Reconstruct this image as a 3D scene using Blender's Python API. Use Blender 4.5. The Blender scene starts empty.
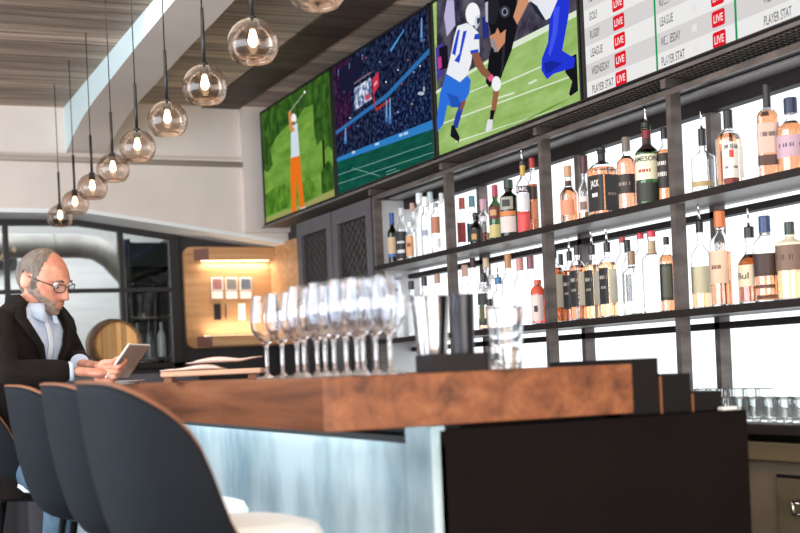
import bpy, bmesh, math, random
from mathutils import Vector, Matrix
random.seed(7)
sc = bpy.context.scene
COL = sc.collection
PI = math.pi

# ---------------------------------------------------------------- camera model
F = 1310.0
TH = math.atan(575 / F)
RO = math.atan(.044)
EYE = 1.112
sT, cT, sR, cR = math.sin(TH), math.cos(TH), math.sin(RO), math.cos(RO)


def at(x, y, X=None, Y=None, z=None, Z=None):
    """point of the room seen at a picture position, on a given wall / depth"""
    a, b = x - 400.0, 369.0 - y
    xr, yu = (a * cR + b * sR) / F, (-a * sR + b * cR) / F
    d = Vector((xr * cT + sT, -xr * sT + cT, yu))
    t = X / d.x if X is not None else Y / d.y if Y is not None else (z - EYE) / d.z if z is not None else Z
    return Vector((0, 0, EYE)) + d * t


cam_d = bpy.data.cameras.new('camera')
cam = bpy.data.objects.new('camera', cam_d)
COL.objects.link(cam)
Rv, Uv, Fv = Vector((cT, -sT, 0)), Vector((0, 0, 1)), Vector((sT, cT, 0))
cx, cy = Rv * cR - Uv * sR, Rv * sR + Uv * cR
M = Matrix((cx, cy, -Fv)).transposed().to_4x4()
M.translation = (0, 0, EYE)
cam.matrix_world = M
cam_d.sensor_width = 36
cam_d.lens = 36 * F / 800
cam_d.shift_y = 102.5 / 800
cam_d.clip_start = .05
cam_d.dof.use_dof = True
cam_d.dof.focus_distance = 5.2
cam_d.dof.aperture_fstop = 3.0
sc.camera = cam

# ---------------------------------------------------------------- materials


def lin(h):
    h = h.lstrip('#')
    r = [int(h[i:i + 2], 16) / 255 for i in (0, 2, 4)]
    return tuple(c / 12.92 if c <= .04045 else ((c + .055) / 1.055) ** 2.4 for c in r) + (1,)


def new_mat(name):
    m = bpy.data.materials.new(name)
    m.use_nodes = True
    nt = m.node_tree
    return m, nt, nt.nodes['Principled BSDF'], nt.nodes['Material Output']


def pbr(name, col, rough=.5, metal=0., spec=.5, noise=0., nscale=8., stretch=(1, 1, 1), bump=0., coat=0., sheen=0.):
    m, nt, b, o = new_mat(name)
    c = lin(col)
    b.inputs['Base Color'].default_value = c
    b.inputs['Roughness'].default_value = rough
    b.inputs['Metallic'].default_value = metal
    b.inputs['Specular IOR Level'].default_value = spec
    b.inputs['Coat Weight'].default_value = coat
    b.inputs['Sheen Weight'].default_value = sheen
    if noise or bump:
        t = nt.nodes.new('ShaderNodeTexCoord')
        mp = nt.nodes.new('ShaderNodeMapping')
        mp.inputs['Scale'].default_value = stretch
        n = nt.nodes.new('ShaderNodeTexNoise')
        n.inputs['Scale'].default_value = nscale
        n.inputs['Detail'].default_value = 5
        nt.links.new(t.outputs['Object'], mp.inputs[0])
        nt.links.new(mp.outputs[0], n.inputs['Vector'])
        if noise:
            r = nt.nodes.new('ShaderNodeValToRGB')
            r.color_ramp.elements[0].position = .3
            r.color_ramp.elements[1].position = .7
            r.color_ramp.elements[0].color = tuple(v * (1 - noise) for v in c[:3]) + (1,)
            r.color_ramp.elements[1].color = tuple(min(1, v * (1 + noise)) for v in c[:3]) + (1,)
            nt.links.new(n.outputs['Fac'], r.inputs[0])
            nt.links.new(r.outputs[0], b.inputs['Base Color'])
        if bump:
            bp = nt.nodes.new('ShaderNodeBump')
            bp.inputs['Strength'].default_value = bump
            bp.inputs['Distance'].default_value = .01
            nt.links.new(n.outputs['Fac'], bp.inputs['Height'])
            nt.links.new(bp.outputs[0], b.inputs['Normal'])
    return m


def wood(name, c1, c2, c3, grain_axis, plank_axis=None, plank=.2, rough=.5, gscale=3., coat=0., streak=14.):
    """grain runs along grain_axis; boards change colour along plank_axis"""
    m, nt, b, o = new_mat(name)
    N, L = nt.nodes, nt.links
    t = N.new('ShaderNodeTexCoord')
    mp = N.new('ShaderNodeMapping')
    s = [streak] * 3
    s[grain_axis] = .55
    mp.inputs['Scale'].default_value = s
    src = t.outputs['Object']
    fac2 = None
    if plank_axis is not None:
        sp = N.new('ShaderNodeSeparateXYZ')
        L.new(src, sp.inputs[0])
        dv = N.new('ShaderNodeMath'); dv.operation = 'DIVIDE'; dv.inputs[1].default_value = plank
        L.new(sp.outputs[plank_axis], dv.inputs[0])
        fl = N.new('ShaderNodeMath'); fl.operation = 'FLOOR'
        L.new(dv.outputs[0], fl.inputs[0])
        wn = N.new('ShaderNodeTexWhiteNoise'); wn.noise_dimensions = '1D'
        L.new(fl.outputs[0], wn.inputs['W'])
        add = N.new('ShaderNodeVectorMath'); add.operation = 'ADD'
        sc_ = N.new('ShaderNodeVectorMath'); sc_.operation = 'SCALE'; sc_.inputs['Scale'].default_value = 9
        L.new(wn.outputs['Color'], sc_.inputs[0])
        L.new(src, add.inputs[0]); L.new(sc_.outputs[0], add.inputs[1])
        src = add.outputs[0]
        fac2 = wn.outputs['Value']
        fr = N.new('ShaderNodeMath'); fr.operation = 'FRACT'
        L.new(dv.outputs[0], fr.inputs[0])
        gp = N.new('ShaderNodeMath'); gp.operation = 'LESS_THAN'; gp.inputs[1].default_value = .035
        L.new(fr.outputs[0], gp.inputs[0])
    L.new(src, mp.inputs[0])
    n = N.new('ShaderNodeTexNoise')
    n.inputs['Scale'].default_value = gscale; n.inputs['Detail'].default_value = 8; n.inputs['Roughness'].default_value = .65
    n.inputs['Distortion'].default_value = .4
    L.new(mp.outputs[0], n.inputs['Vector'])
    r = N.new('ShaderNodeValToRGB')
    e = r.color_ramp.elements
    e[0].position, e[0].color = .3, lin(c1)
    e[1].position, e[1].color = .7, lin(c3)
    x = e.new(.5); x.color = lin(c2)
    L.new(n.outputs['Fac'], r.inputs[0])
    out = r.outputs[0]
    if fac2 is not None:
        hs = N.new('ShaderNodeHueSaturation')
        mr = N.new('ShaderNodeMapRange'); mr.inputs['To Min'].default_value = .6; mr.inputs['To Max'].default_value = 1.45
        L.new(fac2, mr.inputs[0]); L.new(mr.outputs[0], hs.inputs['Value']); L.new(out, hs.inputs['Color'])
        mx = N.new('ShaderNodeMix'); mx.data_type = 'RGBA'
        L.new(gp.outputs[0], mx.inputs[0]); L.new(hs.outputs[0], mx.inputs[6]); mx.inputs[7].default_value = lin('#1d1614')
        out = mx.outputs[2]
    L.new(out, b.inputs['Base Color'])
    b.inputs['Roughness'].default_value = rough
    b.inputs['Specular IOR Level'].default_value = .28
    b.inputs['Coat Weight'].default_value = coat
    bp = N.new('ShaderNodeBump'); bp.inputs['Strength'].default_value = .15; bp.inputs['Distance'].default_value = .004
    L.new(n.outputs['Fac'], bp.inputs['Height']); L.new(bp.outputs[0], b.inputs['Normal'])
    return m


def emit(name, col, s=1., tex=None):
    m, nt, b, o = new_mat(name)
    e = nt.nodes.new('ShaderNodeEmission')
    e.inputs[0].default_value = lin(col)
    e.inputs[1].default_value = s
    if tex:                                   # (colour 2, noise scale, stretch, low, high)
        c2, ns, st, lo, hi = tex
        t = nt.nodes.new('ShaderNodeTexCoord'); mp = nt.nodes.new('ShaderNodeMapping'); mp.inputs['Scale'].default_value = st
        n = nt.nodes.new('ShaderNodeTexNoise'); n.inputs['Scale'].default_value = ns; n.inputs['Detail'].default_value = 6
        n.inputs['Roughness'].default_value = .6
        r = nt.nodes.new('ShaderNodeValToRGB')
        r.color_ramp.elements[0].position, r.color_ramp.elements[0].color = lo, lin(col)
        r.color_ramp.elements[1].position, r.color_ramp.elements[1].color = hi, lin(c2)
        nt.links.new(t.outputs['Object'], mp.inputs[0]); nt.links.new(mp.outputs[0], n.inputs['Vector'])
        nt.links.new(n.outputs['Fac'], r.inputs[0]); nt.links.new(r.outputs[0], e.inputs[0])
    nt.nodes.remove(b)
    nt.links.new(e.outputs[0], o.inputs[0])
    return m


def glass(name, col='#ffffff', ior=1.45, rough=0.):
    m, nt, b, o = new_mat(name)
    b.inputs['Base Color'].default_value = lin(col)
    b.inputs['Transmission Weight'].default_value = 1
    b.inputs['Roughness'].default_value = rough
    b.inputs['IOR'].default_value = ior
    return m


def pane(name, tint='#ffffff', refl=1., ior=1.5, most=.5):
    """thin glass: clear through, mirror-like at grazing angles"""
    m, nt, b, o = new_mat(name)
    tr = nt.nodes.new('ShaderNodeBsdfTransparent'); tr.inputs[0].default_value = lin(tint)
    gl = nt.nodes.new('ShaderNodeBsdfGlossy'); gl.inputs['Roughness'].default_value = .02
    gl.inputs[0].default_value = (refl, refl, refl, 1)
    fr = nt.nodes.new('ShaderNodeFresnel'); fr.inputs[0].default_value = ior
    mx = nt.nodes.new('ShaderNodeMixShader')
    mn = nt.nodes.new('ShaderNodeMath'); mn.operation = 'MINIMUM'; mn.inputs[1].default_value = most
    nt.links.new(fr.outputs[0], mn.inputs[0]); nt.links.new(mn.outputs[0], mx.inputs[0]); nt.links.new(tr.outputs[0], mx.inputs[1]); nt.links.new(gl.outputs[0], mx.inputs[2])
    nt.nodes.remove(b); nt.links.new(mx.outputs[0], o.inputs[0])
    return m


m_black = pbr('black_metal', '#1b1a1b', .45, .6, noise=.2)
m_steel = pbr('dark_steel', '#655e5b', .40, .65, noise=.35, nscale=6, stretch=(1, 1, 3))
m_steel2 = pbr('canopy_steel', '#6a6562', .45, .5, noise=.25, nscale=10)
m_wire = pbr('canopy_wire', '#77716b', .4, .4)
m_shelf = pbr('shelf_dark', '#1c1514', .6, .0, spec=.25, noise=.2)
m_frame = pbr('window_frame_black', '#201f20', .5, .2)
m_wallw = pbr('plaster_white', '#e2d8d0', .85, noise=.05, nscale=3)
m_trimw = pbr('trim_white', '#eef4f6', .5)
m_dark = pbr('dark_wall_paint', '#2b292b', .7, noise=.1)
m_ceil = wood('ceiling_planks', '#67564b', '#a89484', '#d0bca8', 0, 1, .17, .6, 2.2)
m_ceil3 = wood('ceiling_planks_lit', '#8a7768', '#c9b7a6', '#ead9c8', 0, 1, .17, .6, 2.2, 0., 20.)  # same planks made paler: brighter light right of the beam put into colour
m_ceil2 = wood('ceiling_planks_dark', '#3a302b', '#54473f', '#66584d', 0, 1, .21, .6, 2.2)  # darker planks for the strip before the screens
m_floor = wood('floor_boards', '#5a5550', '#77726b', '#8c867e', 1, 0, .16, .45, 2.)
m_slab = wood('walnut_slab', '#4f2d1d', '#7c4a2e', '#96613f', 1, None, .2, .5, 1.7, .05, 9.)
m_slabend = wood('walnut_slab_end', '#260f04', '#602a0b', '#8e4715', 2, None, .2, .6, 1.4, 0., 9.)
m_niche = wood('oak_veneer', '#a5784c', '#bd8f63', '#cba57c', 0, None, .2, .5, 1.5)
m_nicheend = pbr('valance_end', '#7a5348', .5)
m_espresso = pbr('espresso_panel', '#0d0706', .75, noise=.35, nscale=3, spec=.1)
m_blackbox = pbr('black_laminate', '#0f0c0d', .6, spec=.2)
m_copper = pbr('wood_edge', '#7d4c2d', .5)
m_glow = emit('lit_panel', '#f6fbff', 1.5)
m_led = emit('led_strip', '#e6f6ff', 6)
m_ledw = emit('led_strip_warm', '#ffeccc', 4)
m_white = pbr('white_plastic', '#f1efec', .5)
m_cap_black = pbr('cap_black', '#19181a', .4)
m_chrome = pbr('chrome', '#d5d5d8', .12, 1.)
m_clear = glass('clear_glass', '#ffffff')
m_tumb = glass('tumbler_glass', '#f4f8f8')
m_pane = pane('window_pane', '#f4f7f6', .45)
m_smoke = pane('smoked_globe', '#e6dad1', 1., 1.5, .28)
m_tumb = glass('tumbler_thin_glass', '#f6f8f8')

# ---------------------------------------------------------------- mesh builder


class B:
    def __init__(self, origin=(0, 0, 0)):
        self.bm = bmesh.new()
        self.o = Vector(origin)

    def face(self, pts, m=0, smooth=False):
        vs = [self.bm.verts.new(Vector(p) - self.o) for p in pts]
        f = self.bm.faces.new(vs)
        f.material_index = m
        f.smooth = smooth
        return f

    def box(self, x0, x1, y0, y1, z0, z1, m=0, bev=0.):
        return self.obox(((x0 + x1) / 2, (y0 + y1) / 2, (z0 + z1) / 2), (abs(x1 - x0), abs(y1 - y0), abs(z1 - z0)), Matrix.Identity(3), m, bev)

    def obox(self, c, s, rot, m=0, bev=0.):
        g = bmesh.new()
        bmesh.ops.create_cube(g, size=1)
        for v in g.verts:
            v.co = Vector((v.co.x * s[0], v.co.y * s[1], v.co.z * s[2]))
        if bev:
            bmesh.ops.bevel(g, geom=g.edges[:], offset=bev, segments=2, affect='EDGES', profile=.5)
        self.add(g, Matrix.Translation(Vector(c) - self.o) @ rot.to_4x4(), m)
        return self

    def add(self, g, mat, m=0, smooth=False):
        mp = {}
        for v in g.verts:
            mp[v] = self.bm.verts.new(mat @ v.co)
        for f in g.faces:
            try:
                n = self.bm.faces.new([mp[v] for v in f.verts])
                n.material_index = m
                n.smooth = smooth
            except ValueError:
                pass
        g.free()

    def grid(self, rows, m=0, closed=True, smooth=True, cap0=False, cap1=False):
        V = [[self.bm.verts.new(Vector(p) - self.o) for p in r] for r in rows]
        n = len(V[0])
        for i in range(len(V) - 1):
            for j in range(n if closed else n - 1):
                k = (j + 1) % n
                f = self.bm.faces.new([V[i][j], V[i][k], V[i + 1][k], V[i + 1][j]])
                f.material_index = m
                f.smooth = smooth
        if cap0:
            f = self.bm.faces.new(V[0][::-1]); f.material_index = m
        if cap1:
            f = self.bm.faces.new(V[-1]); f.material_index = m
        return self

    def lathe(self, prof, c=(0, 0, 0), seg=24, m=0, sq=2., smooth=True, cap0=False, cap1=False, depth=1., a=0.):
        """profile of (r, z) spun about z; sq > 2 gives a squarish cross-section"""
        rows = []
        c = Vector(c)
        cap0 = cap0 or prof[0][0] <= .0011
        cap1 = cap1 or prof[-1][0] <= .0011
        fine = [prof[0]]                      # short edge loops keep the shading of long walls straight
        for q0, q1 in zip(prof, prof[1:]):
            L = math.hypot(q1[0] - q0[0], q1[1] - q0[1])
            if L > .006:
                for u in (.0012 / L, 1 - .0012 / L):
                    fine.append(tuple(q0[i] + (q1[i] - q0[i]) * u for i in range(len(q0))))
            fine.append(q1)
        for q in fine:
            r, z = q[0], q[1]
            e = q[2] if len(q) > 2 else sq
            row = []
            for k in range(seg):
                t = 2 * PI * k / seg
                u, v = math.cos(t), math.sin(t)
                f = 1 / (abs(u) ** e + abs(v) ** e) ** (1 / e)
                x, y = r * u * f, r * v * f * depth
                row.append(c + Vector((x * math.cos(a) - y * math.sin(a), x * math.sin(a) + y * math.cos(a), z)))
            rows.append(row)
        return self.grid(rows, m, True, smooth, cap0, cap1)

    def tube(self, pts, r, seg=8, m=0, cap=True):
        pts = [Vector(p) for p in pts]
        rr = r if isinstance(r, (list, tuple)) else [r] * len(pts)
        rows = []
        up = None
        for i, p in enumerate(pts):
            d = (pts[min(i + 1, len(pts) - 1)] - pts[max(i - 1, 0)]).normalized()
            if up is None:
                up = Vector((0, 0, 1)) if abs(d.z) < .9 else Vector((1, 0, 0))
            x = d.cross(up).normalized()
            y = x.cross(d).normalized()
            up = y
            rows.append([p + (x * math.cos(2 * PI * k / seg) + y * math.sin(2 * PI * k / seg)) * rr[i] for k in range(seg)])
        return self.grid(rows, m, True, True, cap, cap)

    def prism(self, poly, ax, a0, a1, m=0):
        """flat outline (2D list) extruded along axis ax from a0 to a1"""
        def P(u, v, w):
            return {0: (w, u, v), 1: (u, w, v), 2: (u, v, w)}[ax]
        A = [self.bm.verts.new(Vector(P(u, v, a0)) - self.o) for u, v in poly]
        Bv = [self.bm.verts.new(Vector(P(u, v, a1)) - self.o) for u, v in poly]
        n = len(poly)
        for f in ([A[::-1], Bv] + [[A[i], A[(i + 1) % n], Bv[(i + 1) % n], Bv[i]] for i in range(n)]):
            self.bm.faces.new(f).material_index = m
        return self

    def build(self, name, mats, parent=None, recalc=True, solid=0.):
        me = bpy.data.meshes.new(name)
        if recalc:
            bmesh.ops.recalc_face_normals(self.bm, faces=self.bm.faces[:])
        self.bm.to_mesh(me)
        self.bm.free()
        for x in (mats if isinstance(mats, (list, tuple)) else [mats]):
            me.materials.append(x)
        ob = bpy.data.objects.new(name, me)
        COL.objects.link(ob)
        if parent is not None:
            ob.parent = parent
        else:
            ob.location = self.o
        if solid:
            s = ob.modifiers.new('thickness', 'SOLIDIFY'); s.thickness = solid; s.offset = 0
        return ob


def tag(o, label=None, cat=None, group=None, kind=None):
    if label: o['label'] = label
    if cat: o['category'] = cat
    if group: o['group'] = group
    if kind: o['kind'] = kind
    return o


def thing(name, loc, label, cat, group=None, rz=0.):
    e = bpy.data.objects.new(name, None)
    e.empty_display_size = .05
    COL.objects.link(e)
    e.location = loc
    e.rotation_euler = (0, 0, rz)
    return tag(e, label, cat, group)


def copy_tree(o, parent=None):
    c = o.copy()
    COL.objects.link(c)
    if parent is not None:
        c.parent = parent
    for ch in list(o.children):
        copy_tree(ch, c)
    return c


def struct(ob):
    return tag(ob, kind='structure')


def light(name, kind, loc, energy, col='#ffffff', size=1., size_y=None, look=None, spread=None):
    d = bpy.data.lights.new(name, kind)
    d.energy = energy
    d.color = lin(col)[:3]
    if kind == 'AREA':
        d.size = size
        if size_y:
            d.shape = 'RECTANGLE'; d.size_y = size_y
        if spread: d.spread = spread
    elif kind != 'SUN':
        d.shadow_soft_size = size
    o = bpy.data.objects.new(name, d)
    COL.objects.link(o)
    o.location = loc
    if look is not None:
        o.rotation_euler = (Vector(look) - Vector(loc)).to_track_quat('-Z', 'Y').to_euler()
    return o


_txt = {}


def text_pts(s, bold=0.):
    """letters as (verts, faces) in a 2D box, height of a capital = 1"""
    if s in _txt: return _txt[s]
    c = bpy.data.curves.new('t', 'FONT')
    c.body = s
    c.size = 1
    c.offset = bold
    c.resolution_u = 3
    o = bpy.data.objects.new('t', c)
    COL.objects.link(o)
    dg = bpy.context.evaluated_depsgraph_get()
    me = o.evaluated_get(dg).to_mesh()
    V = [v.co.copy() for v in me.vertices]
    Fs = [tuple(p.vertices) for p in me.polygons]
    o.evaluated_get(dg).to_mesh_clear()
    bpy.data.objects.remove(o)
    bpy.data.curves.remove(c)
    x0, x1 = min(v.x for v in V), max(v.x for v in V)
    y0, y1 = min(v.y for v in V), max(v.y for v in V)
    V = [((v.x - x0) / (x1 - x0), (v.y - y0) / (y1 - y0)) for v in V]
    _txt[s] = (V, Fs)
    return _txt[s]


def put_text(b, s, fn, m, bold=.012):
    """fn maps (u, v) in 0..1 to a point"""
    V, Fs = text_pts(s, bold)
    vs = [b.bm.verts.new(Vector(fn(u, v)) - b.o) for u, v in V]
    for f in Fs:
        try:
            b.bm.faces.new([vs[i] for i in f]).material_index = m
        except ValueError:
            pass


def smooth(t):
    t = max(0., min(1., t))
    return t * t * (3 - 2 * t)


#@@SETTING
# ================================================================ the setting
CEIL = 3.08
CEIL_L = 3.03                 # left of the beam the ceiling is a little lower
YB, YW = 9.25, 9.65           # bulkhead face, wall with windows and niche below it

b = B(); b.box(-3.2, 3.4, -1.5, 14, -.06, 0); struct(b.build('floor', m_floor))
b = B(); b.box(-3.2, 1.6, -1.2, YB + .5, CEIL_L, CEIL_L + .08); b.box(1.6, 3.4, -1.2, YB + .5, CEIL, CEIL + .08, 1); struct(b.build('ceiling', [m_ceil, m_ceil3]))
b = B(); b.box(3.2, 3.4, -1.2, YW, 0, CEIL); struct(b.build('wall_right', m_dark))

# upper wall of the back: its lower edge runs level, then slopes down to the right
b = B((0, YB, 0))
b.prism([(-3.2, CEIL), (-3.2, 2.36), (1.73, 2.325), (3.2, 2.10), (3.2, CEIL)], 1, YB, YW + .06)
struct(b.build('wall_back', m_wallw))
b = B((0, YB, 0))
b.prism([(-3.2, 2.36), (1.73, 2.325), (3.2, 2.10), (3.2, 2.075), (1.73, 2.295), (-3.2, 2.33)], 1, YB - .01, YW + .05)
struct(b.build('trim_1', m_trimw))
b = B(); b.box(2.86, 3.2, YB - .05, YB, 2.16, CEIL); struct(b.build('trim_2', m_wallw))
# conduit on the upper wall with its clips
b = B((0, YB, 0))
b.tube([(-3.2, YB - .028, 2.70), (3.0, YB - .028, 2.655)], .020, 10)
b.box(-3.2, 3.0, YB - .02, YB, 2.70, 2.712)
struct(b.build('trim_3', pbr('conduit_paint', '#cfc3ba', .5)))
b = B((0, YW, 0))
b.box(2.46, 3.4, YW, YW + .15, 0, 2.25)
b.box(-3.2, 2.46, YW, YW + .15, 0, 1.16)
struct(b.build('wall_back_lower', m_dark))

# ceiling beam: plaster, haunched where it meets the wall
xl, xr_ = 1.595, 1.872
prof = [(-1.2, 2.925), (5.5, 2.925), (7.0, 2.895), (8.2, 2.857), (8.5, 2.835), (8.8, 2.80), (9.05, 2.755), (9.25, 2.71), (9.25, CEIL), (-1.2, CEIL)]
b = B((0, 0, 0)); b.prism([(y, z) for y, z in prof], 0, xl, xr_)
for f in b.bm.faces:
    f.normal_update()
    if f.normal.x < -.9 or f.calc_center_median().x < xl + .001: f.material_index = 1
struct(b.build('beam', [m_wallw, pbr('beam_side_lit', '#dcf0f2', .6)]))  # left side tinted: the cool light falling on it is put into the colour
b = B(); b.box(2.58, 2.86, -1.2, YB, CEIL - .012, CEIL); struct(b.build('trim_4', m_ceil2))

# window wall: black steel frames with clear panes, sloping head
def wtop(x):
    return 2.335 if x < 1.77 else 2.335 + (x - 1.77) * (-.147)


xs = [-.36, .43, 1.215, 2.03, 2.425]
b = B((0, YW, 0))
bar = .018
for i, x in enumerate(xs):
    w = bar if i < 4 else .035
    b.box(x - w, x + w, YW - .03, YW + .03, 1.16, wtop(x) + .02)
b.box(-3.2, 2.46, YW - .03, YW + .03, 1.20, 1.235)
b.box(-3.2, 2.46, YW - .025, YW + .025, 1.767, 1.797)
b.prism([(-3.2, 2.40), (1.73, 2.37), (2.46, 2.27), (2.46, 2.145), (1.73, 2.255), (-3.2, 2.272)], 1, YW - .035, YW + .035)
fr = struct(b.build('window_1', m_frame))
for i in range(len(xs) - 1):
    for z0, z1 in ((1.235, 1.767), (1.797, None)):
        b = B((0, YW, 0))
        xa, xb = xs[i] + bar, xs[i + 1] - bar
        b.prism([(xa, z0), (xb, z0), (xb, z1 or wtop(xb)), (xa, z1 or wtop(xa))], 1, YW - .004, YW + .004)
        o = b.build('pane', m_pane, fr)

# the room behind the window
m_back = pbr('back_room_white', '#dcdad6', .8, noise=.08, nscale=4, stretch=(.3, 1, 6), bump=.3)
b = B(); b.box(-3.2, 3.4, 12.6, 12.7, 0, 3.0); struct(b.build('wall_back_room', m_back))
b = B(); b.box(-3.2, 3.4, YW + .1, 12.7, 2.86, 2.94); struct(b.build('ceiling_back_room', m_trimw))
b = B(); b.box(3.3, 3.4, YW + .15, 12.7, 0, 3.0); struct(b.build('wall_back_room_right', m_dark))
light('back_room_light', 'AREA', (1.2, 11.2, 2.83), 120, '#f4f6ff', 3.6, 1.8, (1.2, 11.2, 0))
m_duct = pbr('galvanised_duct', '#7d7973', .5, .6, noise=.3, nscale=3)
b = B((2.2, 11.5, 2.3))
pts = [(-2.5, 11.5, 2.30), (-1, 11.5, 2.30), (0, 11.5, 2.30), (1., 11.5, 2.30), (2.05, 11.5, 2.30), (2.2, 11.5, 2.28), (2.33, 11.5, 2.2), (2.52, 11.5, 1.98), (2.75, 11.5, 1.7)]
b.tube(pts, .105, 20)
for x in (.2, .75, 1.3, 1.85):
    b.lathe([(.105, -.008), (.113, -.006), (.113, .006), (.105, .008)], (0, 0, 0), 20) if False else None
    b.tube([(x - .008, 11.5, 2.30), (x + .008, 11.5, 2.30)], .112, 20)
tag(b.build('ventilation_duct', m_duct), 'round metal ventilation duct behind the black framed window', 'duct')

p0, p1_ = at(0, 258, Y=12.55), at(17, 270, Y=12.55)
b = B((p0.x, 12.55, p0.z)); b.box(p0.x - .1, p1_.x, 12.5, 12.6, p1_.z, p0.z, 0, .004)
tag(b.build('speaker_box', m_black), 'small black box on the far wall behind the window, left of the man', 'speaker')

# dark display rack with bottles behind the right-hand panes
RX0, RX1, RY = 2.32, 3.05, 10.75
t = thing('display_rack', (RX0, RY, 0), 'tall black display rack behind the right window panes', 'rack')
b = B((RX0, RY, 0))
for x in (RX0, RX0 + .36, RX1):
    b.box(x - .025, x + .025, RY, RY + .3, 0, 2.28)
b.box(RX0, RX1, RY + .28, RY + .3, 0, 2.28)
b.box(RX0, RX1, RY - .05, RY + .3, 2.05, 2.24)
b.build('frame', m_black, t)
m_rb = [pbr('rack_glass_pale', '#cfd4d2', .15, 0.), pbr('rack_glass_dark', '#22241f', .15), pbr('rack_glass_amber', '#9a6a38', .15)]
for k in range(7):
    x = RX0 + .07 + k * .102
    b = B((x, RY + .1, 1.3005))
    b.lathe([(.001, 0), (.036, 0), (.037, .004), (.037, .17), (.033, .195), (.014, .225), (.0135, .29), (.001, .29)], (x, RY + .1, 1.3005), 20)
    tag(b.build('bottle', m_rb[(0, 1, 0, 2, 1, 0, 0)[k]]), ['first', 'second', 'third', 'fourth', 'fifth', 'sixth', 'seventh'][k] + ' bottle from the left in the display rack behind the window', 'bottle', 'bottles in the display rack')
for z in (1.0, 1.28, 1.62):
    b = B((RX0, RY, 0)); b.box(RX0, RX1, RY, RY + .28, z, z + .02); b.build('shelf', m_steel, t)

#@@BAR
# ================================================================ the bar
CT = 1.10
t = thing('bar_counter', (1.25, 2.67, 0), 'long bar counter with thick walnut top and dark end panel', 'bar counter')
b = B((1.25, 2.67, 0)); b.box(.98, 1.77, 2.65, 8.6, CT - .118, CT, 0, .003)
for f in b.bm.faces:
    if abs(f.normal.y) > .9: f.material_index = 1
bm_top = b.build('countertop', [m_slab, m_slabend], t)
b = B((1.25, 2.67, 0)); b.box(1.27, 2.09, 2.69, 8.5, .0, .95); b.box(1.77, 2.105, 2.67, 6.5, .945, .972, 0, .003)
b.box(1.35, 1.75, 2.74, 8.4, .95, .982)
b.build('body', m_blackbox, t)
b = B((1.25, 2.67, 0)); b.box(1.255, 2.112, 2.66, 2.69, 0, .972, 0, .003); b.build('end_panel', m_espresso, t)
m_sheet, nt, bs, _ = new_mat('brushed_sheet_metal')
bs.inputs['Metallic'].default_value = .35; bs.inputs['Roughness'].default_value = .38
tc = nt.nodes.new('ShaderNodeTexCoord'); mp = nt.nodes.new('ShaderNodeMapping'); mp.inputs['Scale'].default_value = (1, 2.2, .9)
nz = nt.nodes.new('ShaderNodeTexNoise'); nz.inputs['Scale'].default_value = 1.6; nz.inputs['Detail'].default_value = 7; nz.inputs['Roughness'].default_value = .6
rp = nt.nodes.new('ShaderNodeValToRGB')
rp.color_ramp.elements[0].position, rp.color_ramp.elements[0].color = .34, lin('#7f9ba8')
rp.color_ramp.elements[1].position, rp.color_ramp.elements[1].color = .6, lin('#c6d6da')
nt.links.new(tc.outputs['Object'], mp.inputs[0]); nt.links.new(mp.outputs[0], nz.inputs['Vector'])
nt.links.new(nz.outputs['Fac'], rp.inputs[0]); nt.links.new(rp.outputs[0], bs.inputs['Base Color'])
b = B((1.25, 2.67, 0)); b.box(1.25, 1.27, 2.66, 8.5, .0, .935); b.box(1.235, 1.27, 2.66, 2.80, .0, .98)
b.build('front_panel', m_sheet, t, )['label'] = 'brushed light blue metal front panel'
b = B((1.25, 2.67, 0)); b.box(1.19, 1.22, 2.95, 8.4, .972, .982); b.build('light_strip', m_led, t)
light('counter_glow', 'AREA', (1.06, 5.6, .965), 10, '#e2f4fc', 5.4, .1, (1.25, 5.6, .6))

# ------------------------------------------------ back bar: canopy, shelving, counter
SX = 2.90
t = thing('shelf_canopy', (SX, 6, 2.12), 'perforated steel canopy under the row of screens', 'canopy')
O = (SX, 6, 2.12)
Y0, Y1 = 2.3, 8.85
b = B(O); b.box(2.868, 2.876, Y0, Y1, 2.146, 2.160); b.build('front_lip', m_steel2, t)
b = B(O)
for i in range(int((Y1 - Y0) / .03)):
    y = Y0 + i * .03
    b.box(2.876, 3.05, y, y + .010, 2.148, 2.152)
for i in range(6):
    x = 2.884 + i * .029
    b.box(x, x + .010, Y0, Y1, 2.148, 2.152)
b.build('mesh_panel', m_wire, t)
b = B(O); b.box(2.905, 2.925, Y0, 6.91, 2.083, 2.105, 0); b.build('front_rail', m_steel, t)
b = B(O); b.box(2.925, 3.04, Y0, 6.91, 2.097, 2.105); b.build('underside', m_shelf, t)
b = B(O); b.box(3.0, 3.09, Y0, 6.91, 2.085, 2.095); b.build('lamp_housing', pbr('housing_grey', '#a7a3a2', .4, .3), t)
b = B(O); b.box(2.88, 3.19, Y0, Y1, 2.172, 2.18); b.build('top_sheet', m_shelf, t)
b = B(O); b.box(3.09, 3.14, Y0, 6.91, 2.03, 2.13); b.build('rear_rail', m_shelf, t)
for y in (3.06, 4.015, 4.97, 5.93, 6.87):
    b = B(O); b.box(2.88, 3.09, y, y + .03, 2.107, 2.140); b.build('bracket', m_steel, t)

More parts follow.
